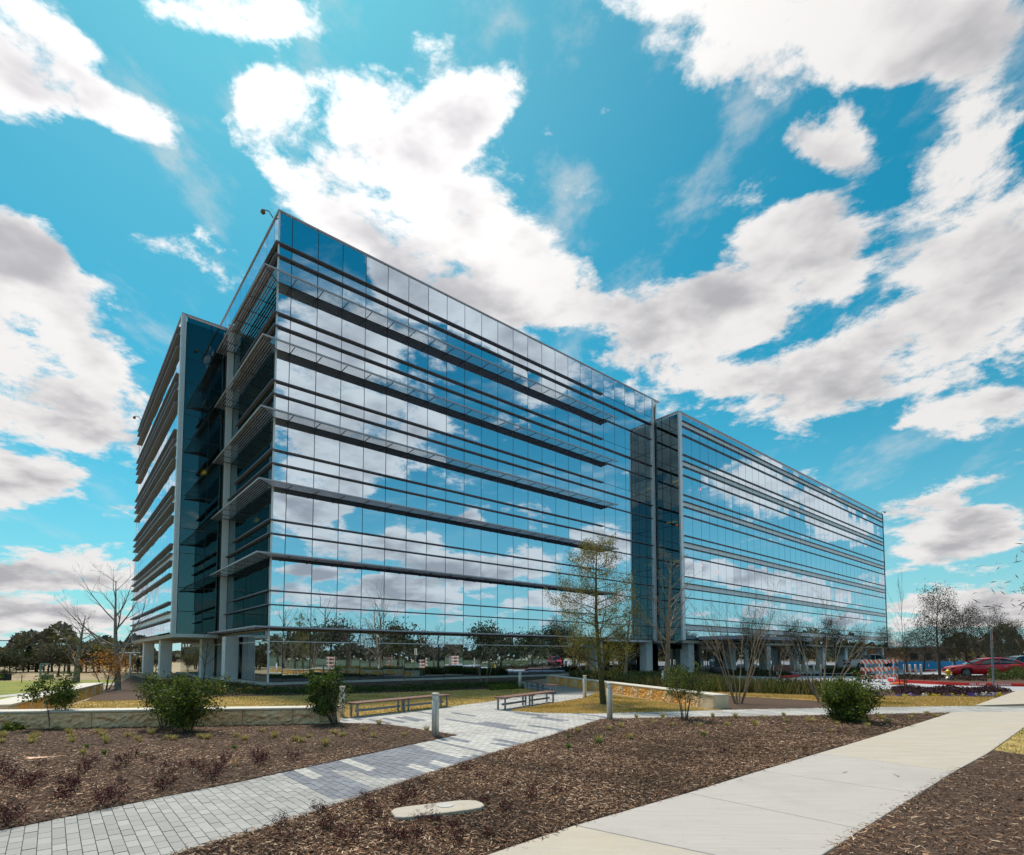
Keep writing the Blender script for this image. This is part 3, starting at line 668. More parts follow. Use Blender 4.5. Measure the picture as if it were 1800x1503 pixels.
for poly, n, lab in ((bed_big, 150000, 'dark shredded bark mulch between the paver path and the sidewalk'), (bed_left, 110000, 'dark shredded bark mulch left of the paver path'), (bed_right, 34000, 'dark shredded bark mulch right of the concrete sidewalk')):
    tag(slivers('bark_mulch', sample(poly, n, 10), .050, .008, .044, .068, MT, M['chip']), lab, 'mulch', kind='stuff')
def along(poly, n, sp):
    P = np.array(poly); k = RS.randint(0, len(P) - 1, n); t = RS.rand(n, 1); return P[k] * (1 - t) + P[k + 1] * t + RS.randn(n, 2) * sp
tag(slivers('bark_mulch', np.concatenate([along(swL[:5], 260, .05), along(swR[:5], 420, .05), along(pl[:4], 300, .04), along(pr[:4], 300, .04)]), .04, .006, .052, .056, MT[1:4] + MT[5:8], M['chip'], .1), 'stray bark chips spilled over the edges of the path and the sidewalk', 'mulch', kind='stuff')
def blades(name, poly, n, h, tones, w=.006, lean=.5, dens=14, zb=.036):
    xy = sample(poly, n, dens); n = len(xy); a = RS.rand(n) * 6.283; H = h * (.5 + RS.rand(n)); wd = w * np.maximum(1, np.hypot(xy[:, 0], xy[:, 1]) / 9)
    b = np.c_[xy, np.full(n, zb)]; sx = np.stack([np.cos(a), np.sin(a), 0 * a], 1) * wd[:, None]
    a2 = RS.rand(n) * 6.283; t = b + np.stack([np.cos(a2) * lean * H, np.sin(a2) * lean * H, H], 1)
    V = np.stack([b - sx, b + sx, t + sx * .3, t - sx * .3], 1)
    f = .5 + .5 * np.sin(xy[:, 0] * 1.7 + 2 * np.sin(xy[:, 1] * .9)) * np.sin(xy[:, 1] * 1.3 + xy[:, 0] * .4)
    T = np.array(tones)[np.clip((f * len(tones) * .8 + RS.rand(n) * len(tones) * .4).astype(int), 0, len(tones) - 1)] * (.75 + .5 * RS.rand(n, 1))
    return quads(name, V, M['leaf'], None, T)
LT = [(.20, .19, .03), (.40, .29, .07), (.58, .40, .13), (.66, .46, .16), (.72, .52, .22), (.66, .44, .13), (.60, .43, .16)]
tag(blades('lawn_grass', lawn1, 42000, .035, LT), 'straw coloured dormant grass of the lawn below the long front', 'grass', kind='stuff')
tag(blades('lawn_grass', lawn2p, 30000, .035, LT), 'straw coloured dormant grass round the mulched oak', 'grass', kind='stuff')
tag(blades('lawn_grass', px([(1240, 1218.5), (1440, 1226), (1500, 1229), (1575, 1227), (1748, 1228.3), (1713, 1242.7), (1541, 1245), (1490, 1246), (1440, 1232.5), (1258, 1222.5)]), 22000, .05, LT, dens=60), 'straw coloured dormant grass strip between the crossing path and the flower bed', 'grass', kind='stuff')
tag(blades('lawn_grass', grass_r, 5000, .03, [(.16, .20, .03), (.40, .30, .1), (.5, .36, .14)]), 'patchy green and straw grass beside the sidewalk at the right edge', 'grass', kind='stuff')

# ------------------------------------------------------------------ trees and shrubs
class Tree:
    def __init__(s, seed): s.r = random.Random(seed); s.v = []; s.f = []; s.tips = []; s.n = 0
    def poly(s, pts, rad, sides):
        k = len(s.v) ; m = len(pts)
        for i in range(m):
            d = pts[min(i + 1, m - 1)] - pts[max(i - 1, 0)]; d = d / (np.linalg.norm(d) + 1e-9)
            a = np.cross(d, (0, 0, 1) if abs(d[2]) < .9 else (1, 0, 0)); a /= np.linalg.norm(a); b = np.cross(d, a)
            for j in range(sides):
                t = 6.28318 * j / sides; s.v.append(pts[i] + rad[i] * (a * math.cos(t) + b * math.sin(t)))
        for i in range(m - 1):
            for j in range(sides): j2 = (j + 1) % sides; s.f.append((k + i * sides + j, k + i * sides + j2, k + (i + 1) * sides + j2, k + (i + 1) * sides + j))
    def limb(s, p, d, L, r, lvl, P):
        r0 = s.r; seg = P.get('seg', 5) if lvl > 0 else 7; pts = [p]; d = d / np.linalg.norm(d); step = L / seg
        up = P['up'][min(lvl, len(P['up']) - 1)]; wob = P['wob']
        for i in range(seg):
            d = d + np.array([r0.gauss(0, wob), r0.gauss(0, wob), r0.gauss(0, wob) + up]) * (.3 if lvl == 0 and P.get('st', 1) else 1); d /= np.linalg.norm(d); pts.append(pts[-1] + d * step)
        rad = [max(r * (1 - (i / seg) * P.get('tap', .8)), P.get('rmin', .003)) for i in range(seg + 1)]
        s.poly(pts, rad, 8 if lvl == 0 else 5 if lvl == 1 else 3)
        if lvl >= P['lv']:
            s.tips += [(pts[-1], d), (pts[seg // 2], d)]; return
        n = P['n'][min(lvl, len(P['n']) - 1)]; f0 = P['f0'][min(lvl, len(P['f0']) - 1)]
        for c in range(n):
            f = f0 + (1 - f0) * ((c + r0.random()) / n) ** P.get('fp', 1.0); x = min(f * seg, seg - .001); i = int(x); q = pts[i] + (pts[i + 1] - pts[i]) * (x - i)
            dd = pts[i + 1] - pts[i]; dd /= np.linalg.norm(dd); an = P['ang'][min(lvl, len(P['ang']) - 1)] * (.7 + .6 * r0.random()); ph = c * 2.4 + r0.random() * 1.2
            a = np.cross(dd, (0, 0, 1) if abs(dd[2]) < .9 else (1, 0, 0)); a /= np.linalg.norm(a); b = np.cross(dd, a)
            nd = dd * math.cos(an) + (a * math.cos(ph) + b * math.sin(ph)) * math.sin(an)
            sh = P['sh'][min(lvl, len(P['sh']) - 1)]; LL = L * sh * (1 - P.get('cone', .5) * (f - f0) / (1 - f0 + 1e-6)) * (.75 + .5 * r0.random())
            s.limb(q, nd, LL, max(rad[i] * P.get('rs', .5), P.get('rmin', .003)), lvl + 1, P)
def leafcloud(pts, n, spread, size, tones, seed=1, dirs=None, asp=.5, flat_=0):
    rs = np.random.RandomState(seed); P = np.array(pts)[rs.randint(0, len(pts), n)] + rs.randn(n, 3) * spread
    a = rs.randn(n, 3); a /= np.linalg.norm(a, axis=1)[:, None]; b = rs.randn(n, 3); b = np.cross(a, b); b /= np.linalg.norm(b, axis=1)[:, None]
    s = size * (.6 + .8 * rs.rand(n, 1)); a = a * s; b = b * s * asp
    V = np.stack([P - a, P - b, P + a, P + b], 1)
    cl = np.sin(P[:, 0] * 2.3 / max(spread, .05) * .12 + P[:, 2] * 3.1) * .5 + .5; k = np.clip((cl * len(tones) * .6 + rs.rand(n) * len(tones) * .5).astype(int), 0, len(tones) - 1)
    return V, np.array(tones)[k] * (.75 + .5 * rs.rand(n, 1))
STY = {
 'leader': dict(lv=3, n=[22, 6, 4], f0=[.22, .25, .2], ang=[1.0, .7, .7], sh=[.42, .45, .5], up=[.0, .10, .05], wob=.07, cone=.65, rs=.38, tap=.93),
 'upright': dict(lv=3, n=[12, 6, 5], f0=[.18, .25, .2], ang=[.75, .6, .6], sh=[.62, .5, .5], up=[.0, .09, .05], wob=.08, cone=.55, rs=.5, tap=.9),
 'oak': dict(lv=3, n=[22, 7, 4], f0=[.22, .15, .2], ang=[1.2, .8, .8], sh=[.42, .45, .5], up=[0, .05, .0], wob=.10, cone=.62, rs=.36, tap=.9),
 'small': dict(lv=2, n=[12, 6], f0=[.25, .2], ang=[.8, .7], sh=[.5, .5], up=[0, .06], wob=.08, cone=.4, rs=.5, tap=.9),
}
def tree(name, xy, h, r, style, seed, bark, label, cat='tree', group=None, leaves=None, rz=0, stems=1, spread=.0, **kw):
    T = Tree(seed); P = dict(STY[style]); P.update(kw); rr = T.r
    root = empty(name, (*xy, 0), rz, label, cat, group)
    for i in range(stems):
        a = 6.283 * i / max(stems, 1) + rr.random(); k = spread * (.5 + .7 * rr.random()) if stems > 1 else 0
        T.limb(np.array([math.cos(a) * .12 * (stems > 1), math.sin(a) * .12 * (stems > 1), -.03]), np.array([math.cos(a) * k + rr.gauss(0, .02), math.sin(a) * k + rr.gauss(0, .02), 1]), h * (1 if stems == 1 else .75 + .3 * rr.random()), r, 0, P)
    mk('trunk', T.v, T.f, M[bark], root, True)
    if leaves:
        n, sp, sz, tones = leaves; V, tn = leafcloud([t[0] for t in T.tips], n, sp, sz, tones, seed); quads('crown', V, M['leaf'], root, tn)
    return root
OL = [(.13, .13, .015), (.21, .20, .025), (.27, .24, .035), (.26, .15, .05), (.15, .18, .02)]
DK = [(.022, .026, .014), (.035, .042, .02), (.05, .055, .028), (.075, .065, .04)]
GR = [(.025, .05, .008), (.05, .09, .012), (.10, .14, .018), (.19, .23, .025), (.05, .09, .02), (.14, .16, .02)]
def at(x, y): return G(x, y)
def hpx(x, yb, yt):
    g = G(x, yb); d = ray(x, yt); t = math.hypot(*g) / math.hypot(d[0], d[1]); return EYE + t * d[2]
tree('oak_tree', at(1061, 1241), hpx(1061, 1241, 968), .115, 'oak', 11, 'bark_o', 'young oak with sparse olive leaves in the mulch ring on the lawn', leaves=(24000, .085, .023, OL), lv=3, n=[30, 8, 5], sh=[.40, .5, .5], f0=[.2, .12, .1])
tree('bare_tree', at(1172, 1209), hpx(1172, 1209, 985), .17, 'leader', 5, 'bark_p', 'pale barked bare tree standing behind the golden stone wall before the glass recess', ang=[.85, .7, .6])
tree('bare_tree', at(1099, 1199), hpx(1099, 1199, 1075), .15, 'oak', 8, 'bark_p', 'short spreading bare tree with whitish trunk between the oak and the pale barked tree')
tree('bare_tree', at(207, 1212), hpx(207, 1212, 1020), .15, 'upright', 21, 'bark_m', 'tall leafless tree in the mulch bed left of the building columns')
tree('bare_tree', at(134, 1199), hpx(134, 1199, 1080), .20, 'leader', 22, 'bark_m', 'leafless tree with narrow crown at the edge of the dry field on the left', f0=[.15, .2, .2])
tree('bare_tree', at(357, 1203), hpx(357, 1203, 1118), .04, 'small', 23, 'bark', 'thin bare sapling in front of the corner columns', lv=3, n=[12, 5, 3])
MS = dict(stems=9, spread=.42, f0=[.45, .2], n=[4, 4, 3], ang=[.45, .55, .6], sh=[.45, .5, .5], up=[.02, .03, .03], wob=.05, rs=.6, tap=.75)
def myrtle(x, y, yt, r, seed, lab, bark='bark_p', **kw):
    k = dict(MS); k.update(kw); tree('crepe_myrtle', at(x, y), hpx(x, y, yt) * .88, r, 'small', seed, bark, lab, 'tree', 'bare multi-stemmed crepe myrtles', **k)
myrtle(1298, 1237, 1040, .026, 31, 'bare multi-stemmed crepe myrtle rising from the mulch by the end of the golden wall', lv=3)
myrtle(1446, 1233, 1050, .026, 32, 'wide bare multi-stemmed crepe myrtle behind the round green shrub', lv=3, spread=.5)
myrtle(1362, 1215, 1110, .03, 33, 'slim bare crepe myrtle between the two big ones in the tall grass strip', stems=4, spread=.35)
myrtle(1026, 1192, 1098, .03, 34, 'bare multi-stemmed crepe myrtle behind the bollard light and the far end of the golden wall', stems=8, spread=.3)
myrtle(714, 1209, 1145, .022, 35, 'small bare crepe myrtle against the glass behind the long bench', stems=3, spread=.3)
myrtle(850, 1206, 1135, .025, 36, 'bare crepe myrtle against the glass left of the far bollard light', stems=4, spread=.25)
myrtle(1236, 1196, 1120, .02, 37, 'low bare crepe myrtle in front of the first entrance column', stems=5, spread=.4)
tree('sapling', at(1590, 1217), hpx(1590, 1217, 1040), .022, 'small', 41, 'bark', 'very thin leafless sapling right of the striped barricade', n=[14, 3], ang=[.3, .3], sh=[.35, .4], f0=[.3, .2])
tree('sapling', at(1583, 1217), hpx(1583, 1217, 1130), .03, 'small', 42, 'bark', 'small twisted sapling with a few orange leaves beside the barricade', leaves=(260, .1, .03, [(.35, .13, .02), (.12, .14, .03)]), wob=.16)
tree('small_tree', at(186, 1213), 1.75, .03, 'small', 43, 'bark', 'little tree with orange autumn leaves behind the left stone wall', leaves=(900, .13, .05, [(.55, .22, .03), (.65, .30, .06), (.45, .18, .03)]), stems=4, spread=.5)
# dark evergreen oaks along the car park: three crowns, copied
def dark_oak(seed, h): 
    return tree('evergreen_oak', (0, 0), h, .14, 'oak', seed, 'bark', None, 'tree', 'dark evergreen oaks round the car park and entrance', leaves=(9500, .24, .055, DK), lv=2, n=[34, 9], sh=[.36, .5], ang=[.95, .8], f0=[.24, .12], cone=.35, wob=.12)
protos = [dark_oak(51, 7.0), dark_oak(52, 7.0), dark_oak(53, 7.0)]
used = set()
OAKS = [(1652, 1190, 1046, 'tallest dark oak, standing at the kerb island left of the red car'), (1703, 1189, 1072, 'dark oak whose trunk crosses the front door of the red car'),
        (1733, 1183, 1084, 'dark oak behind the roof of the red car'), (1765, 1181, 1100, 'dark oak behind the black car'), (1795, 1180, 1098, 'dark oak at the right edge behind the second dark car'),
        (1325, 1188, 1092, 'dark narrow oak before the entrance columns, left of the slatted bench'), (1408, 1184, 1100, 'dark bushy oak behind the four steel bollards near the entrance'),
        (1470, 1182, 1092, 'dark oak left of the white pickup'), (1518, 1179, 1112, 'dark oak in front of the cab of the white pickup'), (1557, 1177, 1110, 'dark oak near the far right corner of the building'),
        (1594, 1179, 1116, 'dark oak standing before the left end of the blue fence'), (1624, 1181, 1105, 'dark oak standing before the middle of the blue fence'), (1680, 1178, 1112, 'small dark oak behind the tallest one, right end of the blue fence')]
for i, (x, yb, yt, lab) in enumerate(OAKS):
    k = i % 3; o = protos[k] if k not in used else copy_tree(protos[k]); used.add(k)
    g = at(x, yb); h = hpx(x, yb, yt); s = h / 7.4; o.location = (*g, 0); o.scale = (s * random.uniform(.9, 1.15), s * random.uniform(.9, 1.15), s); o.rotation_euler = (0, 0, random.random() * 6); o['label'] = lab
# tree outside the frame on the right whose twigs hang into view
tree('oak_tree', (17.0, 15.9), 6.6, .13, 'oak', 61, 'bark_o', 'tree just outside the right edge whose leafy twigs hang into the sky', leaves=(9000, .07, .026, OL), lv=3, sh=[.22, .5, .5])
# shrubs near the walls
def shrub(x, y, yt, w, seed, lab, tones=GR, n=5200, stems=7, leaf=.035, lean=(0, 0), lo=.25, sp=.10):
    h = hpx(x, y, yt); w *= .8; sp *= .5; leaf *= .82; n = int(n * .8); T = Tree(seed); P = dict(lv=3, n=[6, 4, 3], f0=[lo, .2, .3], ang=[.75, .7, .7], sh=[.40, .5, .5], up=[.02, .03, .03], wob=.11, cone=.3, rs=.55, tap=.8, rmin=.003)
    root = empty('shrub', at(x, y), 0, lab, 'shrub')
    for i in range(stems):
        a = 6.283 * i / stems + T.r.random(); k = w / h * T.r.uniform(.2, .6)
        T.limb(np.array([math.cos(a) * .06, math.sin(a) * .06, -.02]), np.array([math.cos(a) * k + lean[0], math.sin(a) * k + lean[1], 1.0]), h * T.r.uniform(.65, .92), .014, 0, P)
    mk('stem', T.v, T.f, M['bark'], root, True)
    V, tn = leafcloud([t[0] for t in T.tips], n, sp, leaf, tones, seed); V[:, :, 2] = np.maximum(V[:, :, 2], .02); quads('foliage', V, M['leaf'], root, tn)
shrub(92, 1283, 1186, .55, 71, 'small single-stemmed evergreen leaning over the left stone wall', n=3600, stems=3, lo=.45)
shrub(330, 1290, 1192, .85, 72, 'broad dark green shrub in front of the rough stone wall', n=9000, stems=10, lo=.08, sp=.13)
shrub(290, 1284, 1196, .9, 77, 'lighter green shrub touching the broad one on its left side', n=4200, stems=6, lo=.3, sp=.12)
shrub(590, 1276, 1180, .75, 73, 'wind-leaning green shrub at the right end of the rough stone wall', n=6500, stems=8, lean=(-.35, 0), lo=.15, tones=[(.02, .05, .008), (.05, .09, .012), (.12, .18, .02), (.03, .06, .01)])
shrub(1203, 1268, 1172, .8, 74, 'airy round-headed green shrub at the mulch edge before the golden wall', n=5200, stems=6, lo=.5, leaf=.025)
shrub(1494, 1271, 1188, 1.9, 75, 'dense bright green shrub beside the sidewalk with an irregular top', n=15000, stems=14, lo=.05, sp=.12)
shrub(20, 1287, 1270, .4, 76, 'low green bush at the foot of the rough wall near the left edge', n=1200, stems=5, lo=.1, sp=.06)

# ------------------------------------------------------------------ stone walls
def rough_block(L, Dp, H, m, amp, seed, mc, capm=None):
    """block with a quarry-faced front (at y=0, facing -y), x from 0 to L"""
    rs = np.random.RandomState(seed); nx, nz = max(4, int(L / .07)), 8; x = np.linspace(0, L, nx + 1); z = np.linspace(-.02, H, nz + 1)
    n0 = rs.randn(nx + 3, nz + 3); n0 = (n0[1:-1, 1:-1] * 2 + n0[:-2, 1:-1] + n0[2:, 1:-1] + n0[1:-1, :-2] + n0[1:-1, 2:]) / 4
    vs = []; fs = []
    for i in range(nx + 1):
        for j in range(nz + 1):
            e = 0 if i in (0, nx) or j == nz else 1
            vs.append((x[i], .02 - e * (.02 + amp * abs(n0[i, j])) * 1.0, z[j]))
    for i in range(nx):
        for j in range(nz): a = i * (nz + 1) + j; fs.append((a, a + nz + 1, a + nz + 2, a + 1))
    k = len(vs); vs += [(0, .02, -.02), (L, .02, -.02), (L, Dp, -.02), (0, Dp, -.02), (0, .02, H), (L, .02, H), (L, Dp, H), (0, Dp, H)]
    fs += [(k + 4, k + 5, k + 6, k + 7), (k + 1, k + 2, k + 6, k + 5), (k + 2, k + 3, k + 7, k + 6), (k + 3, k, k + 4, k + 7)]
    me = bpy.data.meshes.new(name='stone_block'); me.from_pydata([tuple(map(float, v)) for v in vs], [], fs); me.materials.append(m); me.update(); return me
def stone_wall(a, b, cuts, H, Dp, m, capm, label, ends=(0, 0), amp=.018, seed=1, capo=.02):
    """wall from plan point a to b, its rough face towards the right-hand side of b-a rotated -90"""
    a = np.array(a); b = np.array(b); L = np.linalg.norm(b - a); ang = math.atan2(b[1] - a[1], b[0] - a[0])
    w = empty('stone_wall', tuple(a), ang, label, 'stone wall'); xs = [0] + [c * L for c in cuts] + [L]
    for i in range(len(xs) - 1):
        l = xs[i + 1] - xs[i] - .012; end = (i == 0 and ends[0]) or (i == len(xs) - 2 and ends[1])
        me = rough_block(l, Dp, H - .05, M['stone_s'] if end else m, .002 if end else amp, seed + i, None)
        o = link(bpy.data.objects.new('stone_block', me), w); o.location = (xs[i] + .006, 0, 0)
        q = MB(); q.box(xs[i] + .003, xs[i + 1] - .003, -capo, Dp + .01, H - .049, H); bevel(q.build('cap_stone', M[capm], w), .008, 1)
    return w
wa0, wa1 = G(-330, 1291), G(592, 1275)
stone_wall(wa0, wa1, [.155, .30, .50, .655, .80, .905], .445, .5, M['stone'], 'cap', 'long low wall of rough tan limestone with smooth white cap behind the left mulch bed', amp=.035, seed=3)
stone_wall((-12.8, 14.0), (-18.9, 25.4), [.06, .16, .28, .38, .5, .62, .73, .86], .47, .75, M['stone_g'], 'cap', 'stone wall running back towards the building on the left, mottled gold and grey', ends=(1, 0), seed=20)

stone_wall(G(960, 1199), G(1256, 1246.5), [.05, .14, .22, .31, .39, .47, .55, .63, .71, .78, .86, .955], .46, .52, M['stone_g'], 'cap', 'golden split-faced stone wall with white cap right of the oak', ends=(1, 1), seed=40)

# ------------------------------------------------------------------ benches
def bench(p0, p1, label, two=True):
    p0 = np.array(p0); p1 = np.array(p1); L = np.linalg.norm(p1 - p0); ang = math.atan2(p1[1] - p0[1], p1[0] - p0[0])
    r = empty('bench', tuple(p0), ang, label, 'bench', 'backless slatted benches on the plaza'); H = .43
    segs = [(-.12, L / 2 - .008), (L / 2 + .008, L + .12)]
    for a, b in segs:
        for j in range(5):
            q = MB(); q.box(a, b, -.02 + j * .092, .062 + j * .092, H - .035, H); bevel(q.build('slat', M['wood'], r), .006, 1)
    for x in (0, L / 2 - .09, L / 2 + .09, L):
        q = MB(); q.box(x - .02, x + .02, .06, .11, 0.0, H - .065); q.box(x - .02, x + .02, .32, .37, 0.0, H - .065); q.box(x - .02, x + .02, -.01, .43, H - .064, H - .036); q.build('leg', M['paint_g'], r)
    q = MB(); q.box(.036, L / 2 - .126, .20, .24, .16, .22); q.box(L / 2 + .126, L - .036, .20, .24, .16, .22); q.build('rail', M['paint_g'], r)
bench(G(632, 1263), G(789, 1244), 'long backless slatted bench along the edge of the straw-coloured lawn, behind a bollard light')
bench(G(892, 1250), G(976, 1236), 'backless slatted bench on the paving left of the oak')
bench(G(980, 1221), G(938, 1211), 'farthest backless slatted bench, beside the start of the golden wall')
def seat_bench():
    g = G(1385, 1189); r = empty('park_bench', (g[0], g[1], 0), ANG - .5, 'red brown slatted bench with backrest in front of the entrance columns', 'bench')
    for j in range(4): q = MB(); q.box(-1.1, 1.1, j * .11, j * .11 + .09, .42, .45); q.build('seat_slat', M['wood'], r)
    for j in range(4): q = MB(); q.box(-1.1, 1.1, .46 + j * .02, .49 + j * .02, .50 + j * .11, .59 + j * .11); q.build('back_slat', M['wood'], r)
    for x in (-1.0, 1.0): q = MB(); q.box(x - .03, x + .03, 0, .06, 0, .41); q.box(x - .03, x + .03, .42, .455, 0, .95); q.box(x - .03, x + .03, .061, .419, .36, .41); q.build('leg', M['steel'], r)
seat_bench()

# ------------------------------------------------------------------ bollards
def bollard_light(loc, h, label):
    r = empty('bollard_light', loc, .3, label, 'bollard light', 'steel bollard lights along the paths')
    q = MB(); q.lathe([(.075, 0), (.075, h - .16), (.07, h - .155)], 20); q.build('post', M['steel'], r, True)
    q = MB(); q.lathe([(.058, h - .155), (.058, h - .035)], 16); q.build('lens', M['white'], r, True)
    q = MB(); q.lathe([(.078, h - .035), (.08, h - .028), (.08, h - .004), (.07, h)], 20); q.build('cap', M['steel'], r)
    q = MB(); q.box(-.004, .004, -.078, .078, .0, h - .16); q.build('seam', M['dark'], r)
    for i in range(4):
        t = i * 1.5708; q = MB(); q.box(.062 * math.cos(t) - .006, .062 * math.cos(t) + .006, .062 * math.sin(t) - .006, .062 * math.sin(t) + .006, h - .155, h - .035); q.build('strut', M['steel'], r)
for x, yb, yt, lab in [(765, 1298, 1218, 'nearest steel bollard light, at the tip of the left mulch bed'), (1072, 1268, 1200, 'steel bollard light at the top corner of the right mulch bed'),
        (1028, 1229, 1187, 'steel bollard light at the corner of the triangular lawn, before the golden wall'), (914, 1212, 1180, 'farthest steel bollard light, beside the far bench near the glass front'),
        (601, 1262, 1206, 'steel bollard light half hidden behind the leaning shrub'), (1166, 1209, 1178, 'steel bollard light behind the airy shrub by the pale barked tree')]:
    bollard_light(G(x, yb), hpx(x, yb, yt), lab)
def steel_post(loc, h, label):
    q = MB(); q.lathe([(.085, 0), (.085, h - .05), (.06, h - .01), (.0, h)], 14); o = q.build('steel_bollard', M['steel'], None, True); o.location = (*loc, 0); tag(o, label, 'bollard', 'round steel bollards at the drive')
for i, x in enumerate((1407, 1419, 1431, 1443)): steel_post(G(x, 1188), 1.0, ['leftmost of the four steel bollards beside the slatted bench', 'second steel bollard from the slatted bench', 'third steel bollard from the slatted bench', 'steel bollard farthest from the slatted bench in its row of four'][i])
for i, x in enumerate((1590.5, 1600, 1610, 1619.5)): steel_post(G(x, 1188.5), 1.0, ['leftmost of the four steel bollards before the blue fence', 'second from the left of the four steel bollards before the blue fence', 'third from the left of the four steel bollards before the blue fence', 'rightmost of the four steel bollards before the blue fence'][i])

# ------------------------------------------------------------------ kerbs, island, car park
def ribbon(name, pts, w, z0, z1, m):
    P = [np.array(p) for p in pts]; b = MB(); lft = []; rgt = []
    for i, p in enumerate(P):
        d = unit(P[min(i + 1, len(P) - 1)] - P[max(i - 1, 0)]); n = np.array([-d[1], d[0]]); lft.append(p + n * w); rgt.append(p)
    n = len(P); vs = [(*p, z) for z in (z0, z1) for row in (rgt, lft) for p in row]
    for i in range(n - 1):
        pass
    fs = []
    for i in range(n - 1):
        fs += [(2 * n + i, 2 * n + i + 1, 3 * n + i + 1, 3 * n + i), (i, i + 1, 2 * n + i + 1, 2 * n + i), (n + i + 1, n + i, 3 * n + i, 3 * n + i + 1)]
    fs += [(0, 2 * n, 3 * n, n), (n - 1, 2 * n - 1, 4 * n - 1, 3 * n - 1)]
    return struct(mk(name, vs, fs, M[m]))
isl = px([(1560, 1196.5), (1573, 1199), (1600, 1200.8), (1650, 1203.3), (1695, 1205.1), (1850, 1207.6)])
kerb = ribbon('red_kerb', isl, .16, -.005, .17, 'red')
flat('island_bed', [isl[1]] + [tuple(np.array(p) + [0, .3]) for p in isl[2:]] + px([(1850, 1189), (1660, 1189.5), (1576, 1190.5)]), .12, M['mulch'])
def word(txt, p0, p1, size, z, out, parent, m='white'):
    """painted lettering on the vertical kerb face between plan points p0 and p1"""
    cu = bpy.data.curves.new('lettering', 'FONT'); cu.body = txt; cu.size = size; cu.extrude = .002; cu.align_x = 'LEFT'; cu.space_character = 1.15; cu.offset = .004
    o = bpy.data.objects.new('lettering', cu); COL.objects.link(o)
    dg = bpy.context.evaluated_depsgraph_get(); me = bpy.data.meshes.new_from_object(o.evaluated_get(dg)); bpy.data.objects.remove(o)
    me.materials.clear(); me.materials.append(M[m]); o = link(bpy.data.objects.new('lettering', me), parent)
    p0 = np.array(p0); p1 = np.array(p1); d = unit(p1 - p0); L = np.linalg.norm(p1 - p0); w = max(v.co.x for v in me.vertices)
    for v in me.vertices: v.co.x *= L / w
    n = np.array([d[1], -d[0]]); c = p0 + n * out
    o.location = (c[0], c[1], z); o.rotation_euler = (math.pi / 2, 0, math.atan2(d[1], d[0])); return o
def kp(x): # point on the kerb line under a pixel column
    for a, b in zip(isl[:-1], isl[1:]):
        d = ray(x, 1153)[:2]; A = np.array(a); B = np.array(b); Mx = np.array([B - A, -d]).T; s, t = np.linalg.solve(Mx, -A)
        if -.001 <= s <= 1.001: return A + s * (B - A)
word('FIRE LANE', kp(1702), kp(1730.5), .17, .025, .006, kerb); word('NO PARKING', kp(1742), kp(1774.5), .17, .025, .006, kerb)
k2 = ribbon('red_kerb', px([(1244, 1202.5), (1250, 1204), (1262, 1203.4), (1276, 1200.5)]), .5, -.005, .15, 'red'); 
q0, q1 = px([(1250, 1204), (1262, 1203.4)]); word('FIRE LANE', q0, q1, .15, .02, .008, k2)
for pts in ([(1380, 1192), (1402, 1190.3), (1408, 1188.5)], [(1512, 1184.6), (1527, 1184), (1532, 1182.6)], [(1601, 1181.6), (1607, 1181.2), (1611, 1180)], [(1634, 1180.5), (1641, 1180.2), (1646, 1179.2)]):
    ribbon('red_kerb', px(pts), .5, -.005, .15, 'red')
flat('entrance_bed', px([(1240, 1186), (1300, 1187.5), (1375, 1190.5), (1395, 1188), (1380, 1184), (1250, 1181)]), .03, M['mulch'])
flat('entrance_bed', px([(1440, 1183.5), (1510, 1184), (1525, 1182.5), (1520, 1180), (1450, 1180)]), .04, M['mulch'])
flat('car_park', [(36, 38.5), (110, 38.5), (200, 120), (66, 110), (45, 68)], .0, M['road'])

# hydrant, sign, barricades
def hydrant():
    g = G(1667, 1197.5); r = empty('fire_hydrant', (*g, .12), .5, 'yellow fire hydrant on a grey base in the kerb island', 'fire hydrant')
    q = MB(); q.box(-.55, .55, -.5, .5, -.02, .03); q.build('concrete_pad', M['conc'], r)
    q = MB(); q.lathe([(.17, .03), (.17, .07), (.12, .08), (.12, .3)], 16); q.build('base', M['steel'], r, True)
    q = MB(); q.lathe([(.16, .3), (.16, .34), (.12, .35), (.12, .52), (.15, .53), (.15, .56), (.11, .6), (.06, .66), (.03, .67), (.03, .71)], 16); q.build('barrel', M['yellow'], r, True)
    for d in ((-1, 0), (1, 0), (0, -1)):
        q = MB(); q.tube((0, 0, .44), (d[0] * .2, d[1] * .2, .44), .055, n=10); q.tube((d[0] * .2, d[1] * .2, .44), (d[0] * .23, d[1] * .23, .44), .075, n=8); q.build('outlet_cap', M['yellow'], r)
hydrant()
g = G(1747, 1213); r = empty('street_sign', g, .9, 'dark pole with a narrow red sign seen nearly edge-on beside the flower bed', 'sign')
q = MB(); q.tube((0, 0, 0), (0, 0, 2.95), .04, n=8); q.build('pole', M['paint_g'], r)
q = MB(); q.box(-.15, .15, -.06, -.045, 2.1, 2.9); q.build('sign_plate', M['red'], r); q = MB(); q.box(-.16, .16, -.044, -.041, 2.09, 2.91); q.build('sign_back', M['steel'], r)
q = MB(); q.box(-.15, .15, -.062, -.0605, 2.62, 2.9); q.build('sign_band', M['dark'], r)
